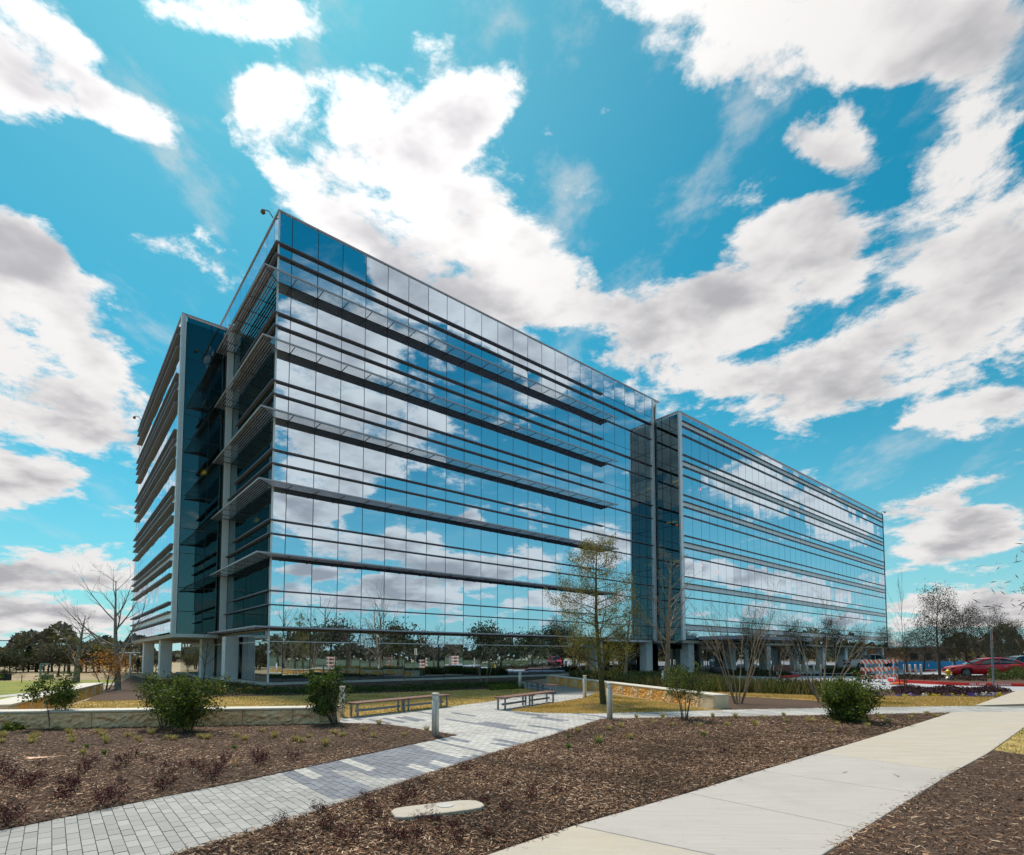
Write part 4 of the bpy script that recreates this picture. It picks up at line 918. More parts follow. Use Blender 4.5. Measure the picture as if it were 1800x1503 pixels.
def barricade(loc, rz, label, proto=[None]):
    if proto[0] is None:
        r = empty('barricade', loc, rz); proto[0] = r; W = 1.35
        for j, z in enumerate((.32, .78, 1.24)):
            q = MB(); q.box(-W / 2, W / 2, -.02, .02, z, z + .22); pk = q.build('board', M['white'], r)
            n = 6; sg = 1 if j != 5 else -1
            for i in range(n):
                x = -W / 2 + (i + .15) * W / n; s = MB(); v = [(x, -.0225, z + .002), (x + .13, -.0225, z + .002), (x + .13 - .13, -.0225, z + .218), (x - .13, -.0225, z + .218)]
                v = [(max(-W / 2, min(W / 2, a)), b, c) for a, b, c in v]; v2 = [(a, .0225, c) for a, b, c in v]; s.add(v, [(0, 1, 2, 3)]); s.add(v2, [(3, 2, 1, 0)]); s.build('stripe', M['orange'], pk)
        for x in (-.42, .42):
            q = MB(); q.box(x - .025, x + .025, .022, .06, 0, 1.5); q.build('post', M['white'], r); q = MB(); q.box(x - .03, x + .03, -.6, .65, 0, .05); q.build('foot', M['black'], r)
    else:
        r = copy_tree(proto[0]); r.location = (*loc[:2], 0); r.rotation_euler = (0, 0, rz)
    tag(r, label, 'barricade', 'orange and white striped barricades'); return r
barricade(G(1537, 1203), -.55, 'front striped barricade standing on the drive, left of the other one')
barricade(G(1560, 1199.5), -.15, 'striped barricade behind the front one, nearer the red kerb')
def mirror_pt(x, y):
    p = np.array([*G(x, y), 0]); q = np.array([C0[0], C0[1], 0]); return (p - 2 * ((p - q) @ NF) * NF)[:2]
for x, y, lab in ((590, 1175.5, 'first of the barricades seen only as reflections in the glass front, nearest the corner'), (684, 1174.5, 'second reflected barricade from the corner'), (741, 1174, 'third reflected barricade from the corner'), (800, 1173, 'fourth reflected barricade from the corner')):
    barricade(mirror_pt(x, y), .6, lab)
# orange sandbags / flat cone at the kerb end
q = MB(); q.lathe([(.0, .0), (.42, .01), (.36, .09), (.15, .14), (0, .15)], 12); o = q.build('sandbag', M['orange'], None, True); g = G(1580, 1203.2); o.location = (*g, 0); o.scale = (1.3, .6, 1); tag(o, 'flat orange bag lying at the end of the red kerb', 'sandbag')

# ------------------------------------------------------------------ vehicles
def car(loc, rz, paint, label, kind='sedan', s=1.0):
    r = empty('parked_car', loc, rz, label, 'car' if kind != 'pickup' else 'pickup truck'); r.scale = (s, s, s)
    if kind == 'sedan':
        L = 4.85; top = [(0, .58), (.10, .72), (.55, .82), (1.35, .93), (4.2, 1.02), (4.6, 1.0), (4.80, .88), (4.85, .6)]; gh = [(1.25, .95), (2.1, 1.36), (2.6, 1.44), (3.3, 1.43), (3.9, 1.28), (4.45, 1.02)]; wx = (.93, 3.78); wr = .335; W = .91
    elif kind == 'suv':
        L = 4.9; top = [(0, .7), (.1, .9), (.4, 1.0), (1.2, 1.12), (4.6, 1.18), (4.85, 1.1), (4.9, .7)]; gh = [(1.1, 1.13), (1.9, 1.62), (2.5, 1.72), (4.2, 1.70), (4.55, 1.6), (4.8, 1.18)]; wx = (.95, 3.85); wr = .37; W = .95
    else:
        L = 5.8; top = [(0, .75), (.08, 1.0), (.3, 1.1), (1.45, 1.18), (3.4, 1.22), (3.42, 1.24), (5.75, 1.24), (5.8, .8)]; gh = [(1.4, 1.19), (2.05, 1.78), (2.4, 1.88), (3.2, 1.88), (3.4, 1.82), (3.45, 1.24)]; wx = (1.0, 4.65); wr = .42; W = 1.0
    def prof(P, x):
        return float(np.interp(x, [p[0] for p in P], [p[1] for p in P]))
    xs = sorted(set([round(v, 3) for v in np.linspace(0, L, 40)] + [p[0] for p in top] + [w + k for w in wx for k in (-wr - .06, wr + .06)]))
    vs = []; fs = []; nr = 7
    for x in xs:
        e = min(x, L - x); tw = W * (1 - .16 * max(0, 1 - e / .7) ** 2); zt = prof(top, x); zb = .22 + .12 * max(0, 1 - e / .25)
        for w in wx:
            dx = abs(x - w)
            if dx < wr + .05: zb = max(zb, wr + math.sqrt(max(0, (wr + .05) ** 2 - dx * dx)) - .0)
        mid = max(zb + .02, .62 * zt)
        for y, z in ((tw * .93, zb), (tw * .99, (zb + mid) / 2), (tw, mid), (tw * .985, max(mid, zt - .14)), (tw * .93, max(mid, zt - .035)), (tw * .80, zt), (0, zt + .015)): vs.append((x, -y, z))
        for y, z in ((tw * .80, zt), (tw * .93, max(mid, zt - .035)), (tw * .985, max(mid, zt - .14)), (tw, mid), (tw * .99, (zb + mid) / 2), (tw * .93, zb)): vs.append((x, y, z))
    m = 13
    for i in range(len(xs) - 1):
        for j in range(m - 1): fs.append((i * m + j, (i + 1) * m + j, (i + 1) * m + j + 1, i * m + j + 1))
        fs.append((i * m + m - 1, (i + 1) * m + m - 1, (i + 1) * m, i * m))
    fs += [tuple(range(m - 1, -1, -1)), tuple((len(xs) - 1) * m + j for j in range(m))]
    mk('body', vs, fs, M[paint], r, True)
    # greenhouse: glass hull with painted roof and pillars
    gx = np.linspace(gh[0][0], gh[-1][0], 22); gv = []; gf = []; rv = []
    for x in gx:
        zt = prof(gh, x); zb = prof(top, x) - .02; f = min(1, max(0, (zt - zb) / .45)); yt = W * (.90 - .18 * f)
        gv += [(x, -W * .9, zb), (x, -yt, max(zb + .005, zt - .03)), (x, -yt * .86, zt), (x, yt * .86, zt), (x, yt, max(zb + .005, zt - .03)), (x, W * .9, zb)]
    for i in range(21):
        for j in range(5): gf.append((i * 6 + j, (i + 1) * 6 + j, (i + 1) * 6 + j + 1, i * 6 + j + 1))
    mk('windows', gv, gf, M['cglass'], r, True)
    rx = [x for x in np.linspace(gh[1][0] - .05, gh[-2][0] + .05, 14)]; v = []; f = []
    for x in rx:
        zt = prof(gh, x) + .012; yt = W * .725
        v += [(x, -yt - .03, zt - .055), (x, -yt * .9, zt - .005), (x, -yt * .5, zt + .01), (x, yt * .5, zt + .01), (x, yt * .9, zt - .005), (x, yt + .03, zt - .055)]
    for i in range(len(rx) - 1):
        for j in range(5): f.append((i * 6 + j, (i + 1) * 6 + j, (i + 1) * 6 + j + 1, i * 6 + j + 1))
    mk('roof', v, f, M[paint], r, True)
    for sd in (-1, 1):
        for (xa, xb) in ((gh[0][0] + .02, gh[1][0]), ((gh[1][0] + gh[-2][0]) / 2, (gh[1][0] + gh[-2][0]) / 2 - .02), (gh[-1][0] - .05, gh[-2][0])):
            q = MB(); za = prof(top, xa); zb = prof(gh, xb) - .02; q.tube((xa, sd * W * .905, za - .01), (xb, sd * W * .74, zb), .035 if xb - xa > -.1 else .06, n=5); q.build('pillar', M[paint], r)
        q = MB(); q.tube((gh[0][0] + .35, sd * (W + .02), prof(top, gh[0][0] + .35) + .06), (gh[0][0] + .5, sd * (W + .1), prof(top, gh[0][0] + .35) + .1), .07, n=6); q.build('mirror', M[paint], r)
        for hx in (.52, .74): q = MB(); x = L * (hx - .08); q.box(x, x + .2, sd * W * .995 - .012, sd * W * .995 + .012, prof(top, x) - .2, prof(top, x) - .165); q.build('door_handle', M['steel'], r)
        q = MB(); q.box(.05, .4, sd * W * .74 - .13, sd * W * .74 + .13, prof(top, .2) - .17, prof(top, .2) - .04); q.build('headlight', M['cglass'], r)
        q = MB(); q.box(L - .12, L + .01, sd * W * .66 - .2, sd * W * .66 + .2, prof(top, L - .1) - .2, prof(top, L - .1) - .05); q.build('tail_light', M['taill'], r)
        for x in wx:
            q = MB(); q.lathe([(wr * .62, -.1), (wr * .95, -.1), (wr, -.07), (wr, .07), (wr * .95, .1), (wr * .62, .1)], 22); wl = q.build('wheel', M['black'], r, True); wl.rotation_euler = (math.pi / 2, 0, 0); wl.location = (x, sd * (W - .13), wr)
            q = MB()
            for k in range(10): t = k * .6283; q.tube((0, 0, -.085 * sd), (math.cos(t) * wr * .6, math.sin(t) * wr * .6, -.09 * sd), .018, n=4)
            q.lathe([(wr * .60, -.10), (wr * .66, -.102), (wr * .66, .102), (wr * .60, .10)], 20); q.build('rim', M['rim'], wl)
    if kind == 'pickup':
        q = MB(); q.box(3.6, 5.68, -.8, .8, 1.2395, 1.2445); q.build('cargo_bed', M['black'], r)
    q = MB(); q.box(-.01, .02, -.5, .5, .40, .62); q.build('grille', M['black'], r)
    return r
ga, gb = G(1664, 1189.5), G(1777, 1190)
car((*ga, .0), math.atan2(gb[1] - ga[1] - .9, gb[0] - ga[0]), 'car_red', 'shiny red saloon parked behind the kerb island, nose to the left', 'sedan', 1.08)
car((*G(1742, 1187), .0), .0, 'car_black', 'black estate car parked right behind the red one', 'suv')
car((*G(1775, 1183), .0), .0, 'car_black', 'dark car at the right edge, mostly hidden by the black one', 'sedan', 1.05)
gp = G(1570, 1176.5); car((*gp, 0), math.pi - .02, 'car_white', 'white pickup truck parked before the right wing, behind the barricades', 'pickup')
# blue construction fence
fa, fb = G(1568, 1177.5), G(1715, 1176.5); r = empty('construction_fence', fa, math.atan2(fb[1] - fa[1], fb[0] - fa[0]), 'bright blue tarpaulin fence at the far side of the car park', 'fence'); Lf = math.dist(fa, fb)
for i in range(8):
    x = i * Lf / 7; q = MB(); q.tube((x, .03, 0), (x, .03, 1.15), .03); q.build('post', M['paint_g'], r)
    if i < 7: q = MB(); q.box(x + .02, x + Lf / 7 - .02, -.01 - .02 * (i % 2), .0 - .02 * (i % 2), .08, 1.02); q.build('panel', M['blue'], r)

# ------------------------------------------------------------------ smaller things
b = MB(); g = G(768, 1435); aa = np.linspace(0, 2 * math.pi, 33)[:-1]
sl = [(-.58, -.16), (-.5, -.215), (-.38, -.235), (.30, -.235), (.47, -.21), (.56, -.13), (.58, 0), (.55, .12), (.44, .2), (.30, .235), (-.38, .235), (-.52, .2), (-.58, .1)]
p0, p1 = np.array(G(690, 1444)), np.array(G(848, 1424)); b.prism([(x * 1.0, y) for x, y in sl], -.05, .055); o = bevel(b.build('utility_slab', M['concb']), .015, 2); o.location = (*((p0 + p1) / 2), .03); o.scale = (np.linalg.norm(p1 - p0) / 1.16,) * 2 + (1,)
o.rotation_euler = (0, 0, math.atan2(p1[1] - p0[1], p1[0] - p0[0])); tag(o, 'pale oblong concrete slab with rounded ends set in the mulch', 'concrete slab')
q = MB(); q.lathe([(.11, 0), (.11, .006)], 18); lid = q.build('lid', M['conc'], o); lid.location = (.1, .06, .0555)
# flattened faded orange cone
prof = [(0, .20), (.08, .23), (.25, .17), (.5, .11), (.75, .055), (.9, .035), (1.0, .03)]; vs = []; fs = []
for x, rr_ in prof:
    for k in range(10): t = k * .6283; vs.append((x * 1.05, rr_ * .9 * math.cos(t), .07 + rr_ * .32 * math.sin(t)))
for i in range(len(prof) - 1):
    for k in range(10): fs.append((i * 10 + k, (i + 1) * 10 + k, (i + 1) * 10 + (k + 1) % 10, i * 10 + (k + 1) % 10))
fs += [tuple(range(10)), tuple(range(60, 70))]
o = mk('crushed_cone', vs, fs, M['peel'], None, True); g0, g1 = G(44, 1341), G(113, 1333); o.location = (*g0, 0); o.rotation_euler = (0, 0, math.atan2(g1[1] - g0[1], g1[0] - g0[0])); k = math.dist(g0, g1) / 1.05; o.scale = (k, k * 1.0, k * 1.3)
tag(o, 'faded orange flattened cone lying on the mulch at the far left', 'traffic cone')
rs = np.random.RandomState(4); b = MB(); b.lathe([(.02, .0), (.07, .02), (.085, .06), (.05, .1), (.02, .16), (.012, .2)], 9); b.tube((.03, 0, .07), (.08, .02, .17), .02, .01, 6); b.tube((-.02, 0, .05), (-.09, .02, .04), .03, .02, 6)
o = b.build('tan_scrap', M['peel'], None, True); o.location = (*G(410, 1352), .01); tag(o, 'curled tan orange scrap standing among the burgundy plants', 'plastic scrap')  # small clump of tan plastic scrap
b = MB(); b.add([(0, 0, .03), (.28, .02, .04), (.3, .05, .03), (.02, .04, .045), (.1, -.03, .06)], [(0, 1, 2, 3), (0, 4, 1)]); o = b.build('purple_ribbon', mat('purple ribbon', (.35, .12, .55), .5)); o.location = (*G(1350, 1276), .02); tag(o, 'small strip of purple ribbon on the mulch', 'ribbon')
b = MB(); hp = px([(340, 1497), (400, 1487), (440, 1480), (470, 1466), (500, 1456)]); hp = [(x + .02, y - .03, .03) for x, y in hp]
for p, q_ in zip(hp[:-1], hp[1:]): b.tube(p, q_, .008, n=6)
tag(b.build('drip_hose', M['black'], None, True), 'thin black irrigation hose along the paver path edge', 'hose')

for x, y, an in ((1487, 1365, .4), (1577, 1371, 1.2)):
    b = MB(); b.tube((-.07, 0, .006), (.05, .01, .012), .003, .002, 5); b.tube((0, .002, .008), (.04, .05, .02), .002, .001, 4); b.tube((-.02, 0, .008), (-.05, -.035, .012), .002, .001, 4)
    o = b.build('twig', M['bark']); o.location = (*G(x, y), .052); o.rotation_euler = (0, 0, an); tag(o, 'small dry twig lying on the grey sidewalk slab' + (', nearer the left edge' if x < 1500 else ', nearer the right edge'), 'twig')
# grass tufts, burgundy plants, pansies, groundcover
def tuft(n, h, tones, seed, wid=.06, spread=.7, bw=.004):
    rs = np.random.RandomState(seed); a = rs.rand(n) * 6.283; r = rs.rand(n) * wid; b = np.stack([np.cos(a) * r, np.sin(a) * r, 0 * a], 1); H = h * (.5 + .5 * rs.rand(n))
    t = b + np.stack([np.cos(a) * H * spread * rs.rand(n), np.sin(a) * H * spread * rs.rand(n), H], 1); s = np.stack([-np.sin(a), np.cos(a), 0 * a], 1) * bw
    mp_ = (b + t) / 2 + np.c_[np.zeros((n, 2)), H * .12]
    V = np.concatenate([np.stack([b - s, b + s, mp_ + s, mp_ - s], 1), np.stack([mp_ - s, mp_ + s, t + s * .2, t - s * .2], 1)]); T = np.array(tones)[rs.randint(0, len(tones), n)] * (.7 + .6 * rs.rand(n, 1)); return V, np.concatenate([T, T])
TT_ = [(.56, .42, .16), (.42, .33, .10), (.62, .50, .24), (.26, .26, .05)]
tm = []
for k in range(4):
    V, T = tuft(110, .15, TT_, 80 + k, wid=.05, spread=1.0); o = quads('grass_tuft', V, M['leaf'], None, T); tm.append(o.data); bpy.data.objects.remove(o)
def put(name, data, pts, label, cat, group, s0=.6, s1=1.0, z=.04):
    for x, y in pts:
        o = link(bpy.data.objects.new(name, random.choice(data))); o.location = (x, y, z); s = random.uniform(s0, s1); o.scale = (s, s, s * random.uniform(.8, 1.2)); o.rotation_euler = (0, 0, random.random() * 6.28); tag(o, label, cat, group)
tl = [(99, 1286), (121, 1293), (127, 1300), (126, 1309), (173, 1292), (180, 1297), (184, 1304), (187, 1310), (224, 1298), (241, 1305), (247, 1308), (266, 1294), (292, 1303), (305, 1305), (352, 1301), (365, 1303), (414, 1299), (430, 1305), (483, 1301), (543, 1300), (587, 1294), (57, 1304), (64, 1300), (56, 1310), (5, 1300), (2, 1310), (655, 1300), (602, 1298), (710, 1297), (530, 1309), (460, 1290), (145, 1330), (572, 1315), (640, 1288), (518, 1307), (666, 1277), (750, 1289)]
put('grass_tuft', tm, px(tl), 'small tuft of tan grass in the mulch bed left of the path', 'grass tuft', 'tan grass tufts in the left mulch bed')
tr = [(1119, 1265), (1165, 1264), (1253, 1263), (1070, 1287), (1015, 1290), (1090, 1282), (1150, 1273), (1229, 1281), (1278, 1279), (1328, 1279), (1340, 1266), (1383, 1272), (1378, 1261), (1424, 1272), (1293, 1264), (1470, 1277), (1519, 1275), (1524, 1281), (1541, 1262), (1550, 1268), (1562, 1275), (1600, 1266), (1607, 1260), (1629, 1258), (1645, 1263), (1107, 1303), (1052, 1309), (1180, 1280), (1240, 1297), (1460, 1290), (1232, 1280), (1420, 1264)]
put('grass_tuft', tm, px(tr), 'small tuft of tan grass in the mulch bed between path and sidewalk', 'grass tuft', 'tan grass tufts in the right mulch bed')
BU = [(.045, .006, .010), (.085, .010, .018), (.025, .006, .010), (.15, .02, .03), (.05, .02, .015)]
bm = []
for k in range(4):
    T_ = Tree(90 + k)
    for i in range(9):
        a = i * .7; T_.limb(np.array([0, 0, 0.]), np.array([math.cos(a) * .8, math.sin(a) * .8, 1.]), T_.r.uniform(.15, .32), .004, 1, dict(lv=2, n=[4, 4], f0=[.3, .3], ang=[.6], sh=[.5], up=[.03], wob=.12, rmin=.002, seg=4))
    V, T = leafcloud([t[0] for t in T_.tips], 330, .03, .015, BU, 90 + k); V[:, :, 2] = np.maximum(V[:, :, 2], .005)
    SV = np.array(T_.v)[np.array(T_.f)]; V = np.concatenate([V, SV]); T = np.concatenate([T, np.tile([[.09, .05, .04]], (len(SV), 1))])
    o = quads('burgundy_plant', V, M['leaf'], None, T); bm.append(o.data); bpy.data.objects.remove(o)
bl = [(8, 1362), (62, 1372), (70, 1352), (130, 1385), (148, 1366), (155, 1352), (205, 1362), (213, 1384), (222, 1350), (262, 1345), (290, 1372), (305, 1362), (338, 1350), (352, 1360), (372, 1378), (385, 1362), (452, 1340), (460, 1350), (516, 1340), (288, 1396), (180, 1422), (200, 1420), (115, 1418), (108, 1408), (8, 1440), (22, 1450), (12, 1460), (40, 1395), (60, 1385), (395, 1345), (18, 1372), (120, 1395), (-15, 1400)]
put('burgundy_plant', bm, px(bl), 'low burgundy-leaved plant in the mulch bed left of the path', 'burgundy plant', 'burgundy plants in the left mulch bed', .35, .8, .04)
brr = [(495, 1460), (560, 1436), (505, 1485), (650, 1430), (700, 1420), (720, 1410), (745, 1385), (818, 1360), (845, 1378), (890, 1390), (935, 1412), (755, 1432), (690, 1482), (770, 1480), (800, 1470), (860, 1478), (738, 1450), (765, 1455), (890, 1432), (850, 1420), (610, 1492), (660, 1448), (575, 1465), (640, 1407), (1270, 1330), (805, 1492), (720, 1496), (980, 1400)]
put('burgundy_plant', bm, px(brr), 'sparse burgundy-leaved sprig in the mulch bed right of the path', 'burgundy plant', 'burgundy sprigs in the right mulch bed', .3, .65, .04)
gm = []
V, T = tuft(60, .10, [(.06, .14, .02), (.10, .2, .03)], 99, wid=.03, spread=1.2, bw=.006); o = quads('weed', V, M['leaf'], None, T); gm.append(o.data); bpy.data.objects.remove(o)
put('weed', gm, px([(519, 1306), (1000, 1320), (1107, 1302), (1052, 1311), (1236, 1297), (183, 1330), (411, 1321), (1385, 1290), (152, 1318), (1000, 1300), (570, 1310)]), 'tiny bright green weed sprouting from the mulch', 'weed', 'green weeds in the mulch')
fm = []
for k, c in enumerate([(.75, .55, .02), (.12, .05, .45), (.75, .75, .72), (.35, .25, .6)]):
    V, T = leafcloud([(0, 0, .12)], 46, .07, .035, [c], 110 + k, asp=.9); V2, T2 = leafcloud([(0, 0, .05)], 60, .07, .03, GR, 120 + k); o = quads('pansy', np.concatenate([V, V2]), M['leaf'], None, np.concatenate([T, T2])); fm.append(o.data); bpy.data.objects.remove(o)
for kk, (nm, xs_) in enumerate((('yellow', [1592, 1597, 1646, 1651, 1674, 1693, 1754, 1758, 1630, 1642]), ('deep purple', [1608, 1670, 1704, 1707, 1712, 1720, 1669, 1580]), ('white', [1587, 1622, 1625, 1728, 1732, 1715, 1746]), ('lilac', [1738, 1742, 1750, 1577, 1600]))):
    put('pansy', [fm[kk]], [G(x, 1225.5 + (x % 3) - (x > 1700) * 1.5) for x in xs_], f'{nm} pansy at the front edge of the flower bed by the sign', 'flower', f'{nm} pansies in the flower bed', .4, .65, .03)
def ground_leaves(name, poly, n, h, tones, size, label, seed, dens=60, asp=.5):
    xy = sample(poly, n, dens); rs = np.random.RandomState(seed); n = len(xy); hh_ = h * (.55 + .45 * np.sin(xy[:, 0] * 3.1) * np.sin(xy[:, 1] * 2.7)) 
    V, T = leafcloud([(0, 0, 0)], n, .0, size, tones, seed, asp=asp); V += np.c_[xy, rs.rand(n) ** .6 * hh_ + .03][:, None]; V[:, :, 2] = np.maximum(V[:, :, 2], .012)
    tag(quads(name, V, M['leaf'], None, T), label, 'ground cover', kind='stuff')
ground_leaves('groundcover', px([(372, 1226), (480, 1222), (560, 1222), (700, 1217), (870, 1211), (915, 1207), (905, 1201), (700, 1210), (480, 1214), (372, 1213)]), 16000, .28, [(.02, .04, .01), (.04, .07, .015), (.10, .11, .02)], .04, 'low green planting in front of the long glass front', 1)
ground_leaves('groundcover', px([(860, 1216), (922, 1212.5), (915, 1208), (860, 1209)]), 4000, .25, GR, .05, 'bright green low planting beside the far bollard light', 2)
ground_leaves('groundcover', px([(372, 1213), (470, 1210), (372, 1203), (300, 1200), (255, 1198), (255, 1202)]), 5000, .3, [(.03, .05, .01), (.12, .09, .03), (.07, .08, .02)], .045, 'low brownish green planting round the left columns', 3)
ground_leaves('burgundy_groundcover', px([(1565, 1213), (1700, 1213.5), (1780, 1216), (1745, 1223), (1575, 1224)]), 9000, .3, [(.05, .015, .025), (.03, .012, .015), (.08, .03, .04), (.10, .07, .06)], .04, 'dense dark burgundy planting behind the pansies', 4)
ground_leaves('groundcover', px([(1736, 1199), (1860, 1200), (1860, 1191), (1745, 1191)]), 12000, 1.0, [(.05, .08, .015), (.09, .11, .02), (.03, .05, .01)], .05, 'clipped olive green hedge in front of the red car tail', 5)
ground_leaves('groundcover', px([(1580, 1198), (1735, 1201), (1735, 1192), (1580, 1192)]), 9000, .35, [(.05, .02, .025), (.02, .015, .012), (.09, .05, .04), (.03, .04, .012)], .05, 'dark low planting on the kerb island', 6)
ground_leaves('groundcover', px([(1240, 1187), (1375, 1190), (1395, 1188), (1380, 1184), (1250, 1182)]), 5000, .45, [(.03, .04, .012), (.10, .09, .03)], .07, 'low planting in front of the entrance columns', 7)
ground_leaves('groundcover', px([(1440, 1183.5), (1515, 1184), (1520, 1180), (1450, 1180)]), 4000, .5, [(.02, .04, .01), (.05, .07, .02)], .08, 'low hedge below the white pickup', 8)
gs = px([(1100, 1208), (1240, 1218), (1440, 1225.5), (1500, 1227), (1500, 1216), (1440, 1212.5), (1300, 1208.5), (1240, 1198), (1150, 1193), (1000, 1191)])
o = blades('tall_grass', gs, 16000, .42, [(.05, .08, .015), (.12, .13, .03), (.24, .19, .07), (.08, .08, .02)], .009, .35, 60); tag(o, 'tall olive and straw ornamental grass along the drive', 'grass', kind='stuff')
gtm = []
for k in range(3):
    rs = np.random.RandomState(130 + k); d = rs.randn(500, 3); d /= np.linalg.norm(d, axis=1)[:, None]; d[:, 2] = abs(d[:, 2]); c = d * .2; a = np.cross(d, [0, 0, 1.]); a /= np.linalg.norm(a, axis=1)[:, None] + 1e-6
    V = np.stack([c * .2 - a * .01, c * .2 + a * .01, c * 1.2 + a * .006, c * 1.2 - a * .006], 1); T = np.array([(.42, .26, .08), (.32, .2, .06), (.5, .33, .12)])[rs.randint(0, 3, 500)]
    o = quads('round_grass_clump', V, M['leaf'], None, T); gtm.append(o.data); bpy.data.objects.remove(o)
put('round_grass_clump', gtm, px([(366, 1221), (375, 1219), (388, 1221), (397, 1218), (422, 1219), (438, 1218), (455, 1217), (476, 1217), (372, 1214), (340, 1222), (300, 1205), (283, 1204), (296, 1203), (309, 1205)]), 'round tan grass clump in the bed below the building corner', 'grass clump', 'round tan grass clumps below the corner', .8, 1.15)

# left background: lawn strips, road, park lamps, signs
flat('green_lawn', px([(-700, 1262), (10, 1243), (150, 1206), (255, 1197), (255, 1194), (130, 1195.5), (-700, 1205)]), -.006, M['green'])
flat('walkway', px([(-300, 1232), (0, 1226), (90, 1217.5), (150, 1208), (180, 1205), (262, 1200), (262, 1198), (178, 1202), (130, 1206), (80, 1214.5), (0, 1222.5), (-300, 1228)]), .004, M['conc'])
def park_lamp(x, yb, yt, label, m, arm):
    h = hpx(x, yb, yt); r = empty('park_lamp', G(x, yb), 0, label, 'lamp post'); q = MB(); q.tube((0, 0, 0), (0, 0, h), .09, .07, 10); q.build('pole', M[m], r, True)
    q = MB()
    for d in arm: q.box(min(0, d), max(0, d), -.12, .12, h, h + .08)
    q.build('lamp_head', M[m], r)
park_lamp(228, 1192, 1148, 'white lamp post with flat double head left of the outer columns', 'alum_l', (-.8, .8)); park_lamp(71, 1187, 1168, 'small teal lamp post with one arm among the left shrubs', 'teal_p', (.8,))
b = MB(); b.box(-.35, .35, -.2, .2, .0, .35); o = b.build('utility_box', M['paint_g']); o.location = (*G(82, 1194), 0); tag(o, 'low grey utility box at the edge of the dry field', 'utility box')
g = G(5, 1196); r = empty('plant_sign', g, 0, 'low black sign with coloured panels at the left edge', 'sign'); r.scale = (.55, .55, .55); b = MB(); b.box(-1, 1, -.1, .1, 0, .8); b.build('frame', M['black'], r); b = MB(); b.box(-.9, -.2, -.12, -.101, .3, .65); b.build('panel', M['yellow'], r); b = MB(); b.box(-.15, .3, -.12, -.101, .35, .7); b.build('panel', mat('green panel', (.05, .3, .05)), r)
# far tower crane
d = ray(17, 1153); t = 400; cx_, cy_ = d[0] * t, d[1] * t; r = empty('tower_crane', (cx_, cy_, 0), 0, 'distant tower crane above the trees on the far left', 'crane')
b = MB(); b.box(-.8, .8, -.8, .8, 0, 12.5); b.build('mast', M['paint_g'], r); b = MB(); b.box(-9, 5, -.5, .5, 12.6, 13.3); b.build('jib', M['paint_g'], r); b = MB(); b.box(4, 5.5, -.6, .6, 11.6, 12.59); b.build('counterweight', M['black'], r)

# woodland: individual scrub trees on the left, then a far belt all round
WD = [[(.025, .034, .014), (.045, .055, .022), (.075, .075, .03), (.035, .04, .02)], [(.10, .10, .02), (.16, .15, .03), (.08, .09, .02)], [(.09, .055, .05), (.13, .085, .075), (.07, .045, .04)], [(.012, .03, .014), (.02, .045, .02)]]
wm = []
for k in range(8):
    kind = k % 4; rs = np.random.RandomState(200 + k); n = 2600 if kind != 2 else 1800
    if kind == 3:
        z = rs.rand(n) ** 1.3; rr_ = (1 - z) * .42 + .03; a = rs.rand(n) * 6.283; q_ = rr_ * np.sqrt(rs.rand(n)); Pp = np.stack([np.cos(a) * q_, np.sin(a) * q_, .08 + z * .95], 1)
    else:
        c = np.array([(rs.randn() * .25, rs.randn() * .2, .35 + rs.rand() * .5) for _ in range(26)]); Pp = c[rs.randint(0, 26, n)] + rs.randn(n, 3) * .10; Pp[:, 2] = np.abs(Pp[:, 2])
    V, T = leafcloud([(0, 0, 0)], n, 0, .026 if kind != 2 else .022, WD[kind], 200 + k, asp=.55 if kind != 2 else .12); V = V + Pp[:, None]
    wm.append((V, T, kind))
def wood_tree(x, y, h, k, label, group):
    V, T, kind = wm[k]; 
    if 'me' not in wcache.setdefault(k, {}):
        o = quads('crown', V, M['leaf'], None, T); wcache[k]['me'] = o.data; bpy.data.objects.remove(o)
        b = MB(); b.tube((0, 0, -.02), (.02, 0, .5), .03, .012, 6); b.tube((.01, 0, .3), (.2, .05, .75), .014, .005, 5); b.tube((.01, 0, .25), (-.2, -.05, .7), .014, .005, 5); o = b.build('trunk', M['bark']); wcache[k]['tr'] = o.data; bpy.data.objects.remove(o)
    r = empty(['scrub_tree', 'budding_tree', 'bare_scrub_tree', 'conifer'][kind], (x, y), random.random() * 6, label, 'tree', group); r.scale = (h * random.uniform(.9, 1.25), h * random.uniform(.9, 1.25), h)
    link(bpy.data.objects.new('crown', wcache[k]['me']), r); link(bpy.data.objects.new('trunk', wcache[k]['tr']), r)
wcache = {}
GL = 'trees of the wood behind the dry field on the left'
LAB = ['dark green leafy tree in the wood behind the dry field on the left', 'yellow green budding tree in the wood behind the dry field on the left', 'purplish leafless bush in the wood behind the dry field on the left', 'dark conifer in the wood behind the dry field on the left']
for i in range(46):
    x = -60 + i * 7.4 + random.uniform(-4, 4); yb = 1183 - random.random() * 5; bt = np.interp(x, [-60, 0, 60, 90, 130, 180, 250, 300], [1150, 1146, 1137, 1130, 1128, 1134, 1147, 1150]) + random.uniform(-3, 9)
    kind = random.choice([0, 0, 0, 3, 2, 1]) if x < 110 else random.choice([1, 2, 1, 2, 0]); g = G(x, yb); k = kind + 4 * random.randint(0, 1)
    wood_tree(g[0], g[1], hpx(x, yb, bt) * 1.0, k, LAB[kind] , GL + f', {["dark leafy", "budding", "leafless", "conifer"][kind]} ones')
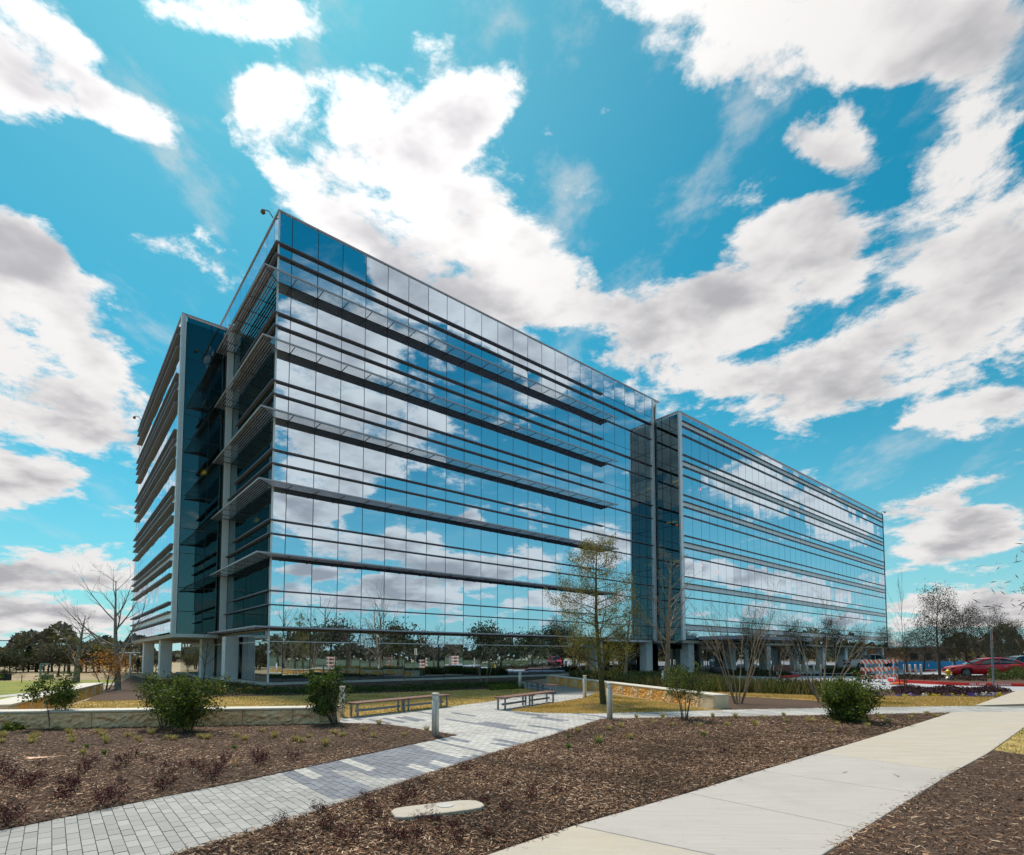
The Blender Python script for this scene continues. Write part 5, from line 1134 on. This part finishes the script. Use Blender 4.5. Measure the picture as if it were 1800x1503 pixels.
for x, yb, yt, k, lab in [(102, 1191, 1182, 3, 'small round dark bush standing alone in the dry field'), (124, 1190, 1180, 7, 'small dark bush behind the trunk of the narrow bare tree'), (242, 1183, 1158, 7, 'dark conifer directly left of the outer column'),
                         (8, 1196, 1176, 0, 'dark round bush above the black sign at the left edge'), (38, 1200, 1178, 2, 'reddish bare bush behind the left evergreen shrub')]:
    g = G(x, yb); wood_tree(g[0], g[1], hpx(x, yb, yt), k, lab, None)
# brown house and low buildings behind the car park
for x0, x1, dpt, z, m, lab in ((1592, 1668, 118, 7.6, 'brickw', 'low brown building behind the blue fence'), (1690, 1790, 150, 8.2, 'conc', 'pale low building far behind the parked cars')):
    a_, b_ = ray(x0, 1153) * dpt, ray(x1, 1153) * dpt; r = empty('far_building', (a_[0], a_[1], 0), 0, lab, 'building'); L = b_[0] - a_[0]; zz = z - 4.2
    q = MB(); q.box(0, L, 0, 14, -.2, zz); q.build('wall', M[m], r); q = MB(); q.prism([(-.6, -.6), (L + .6, -.6), (L + .6, 14.6), (-.6, 14.6)], zz, zz + .35); q.build('roof', M['paint_g'], r)
    for i in range(int(L / 3)): q = MB(); q.box(1 + i * 3, 2.6 + i * 3, -.03, -.005, .9, 2.3); q.build('window', M['cglass'], r)
# belt of far woodland all around
rs = np.random.RandomState(300); n = 60000; a = rs.rand(n) * 6.2832; Rr = 165 + rs.rand(n) * 60; hgt = (5.0 + 2.2 * np.sin(a * 23) + 1.6 * np.sin(a * 61 + 1) + 1.2 * np.sin(a * 137)) * rs.rand(n) ** .5 * (Rr / 170)
keep = ~((np.sin(a) > .3) & (np.cos(a) > -.42) & (np.cos(a) < .62)); a, Rr, hgt = a[keep], Rr[keep], hgt[keep]; n = len(a)
V, T = leafcloud([(0, 0, 0)], n, 0, 1.0, [(.03, .035, .018), (.06, .06, .03), (.09, .075, .06), (.11, .10, .04), (.05, .045, .035)], 301, asp=.6); V += np.stack([np.cos(a) * Rr, np.sin(a) * Rr, hgt], 1)[:, None]
tag(quads('far_woodland', V, M['leaf'], None, T), 'far belt of winter woodland along the horizon', 'woodland', kind='stuff')
# bare and evergreen trees standing behind the viewer, seen in the glass
MIR = ['just right of the corner', 'second from the corner', 'near the third glass bay', 'behind the first mirrored barricade', 'between two mirrored barricades', 'in the middle of the glass front', 'above the mirrored car park', 'towards the oak', 'beside the far bench', 'far away in the mirrored field', 'before the mirrored woodland', 'at the end of the mirrored row']
for i, (x, y, k) in enumerate([(520, 1176, 0), (620, 1176, 2), (700, 1174.5, 0), (760, 1173, 6), (860, 1171, 4), (930, 1170, 0), (490, 1175, 2), (590, 1172, 4), (650, 1171, 2), (800, 1171, 2), (980, 1168, 0), (560, 1170, 0)]):
    p = mirror_pt(x, y); h = (5.5, 7.5, 6.5)[i % 3]
    wood_tree(p[0], p[1], h, k, 'tree seen only mirrored in the glass front, ' + MIR[i], 'trees mirrored in the glass front')
for x, y, h, sd, lb in ((560, 1174.5, 10, 402, 'left'), (668, 1172.5, 11, 403, 'right'), (500, 1175, 8, 404, 'shortest')):
    p = mirror_pt(x, y); tree('bare_tree', tuple(p), h, .2, 'upright', sd, 'bark', f'leafless tree seen only as a reflection in the glass front, {lb} of three', lv=3, n=[10, 5, 4])
g = G(1262, 1187); b = MB(); b.lathe([(.35, 0), (.55, .25), (.6, .6), (.5, .75), (.46, .75), (.5, .6)], 16); o = b.build('plant_pot', M['pot'], None, True); o.location = (*g, 0); tag(o, 'big dark round plant pot beside the entrance', 'plant pot')
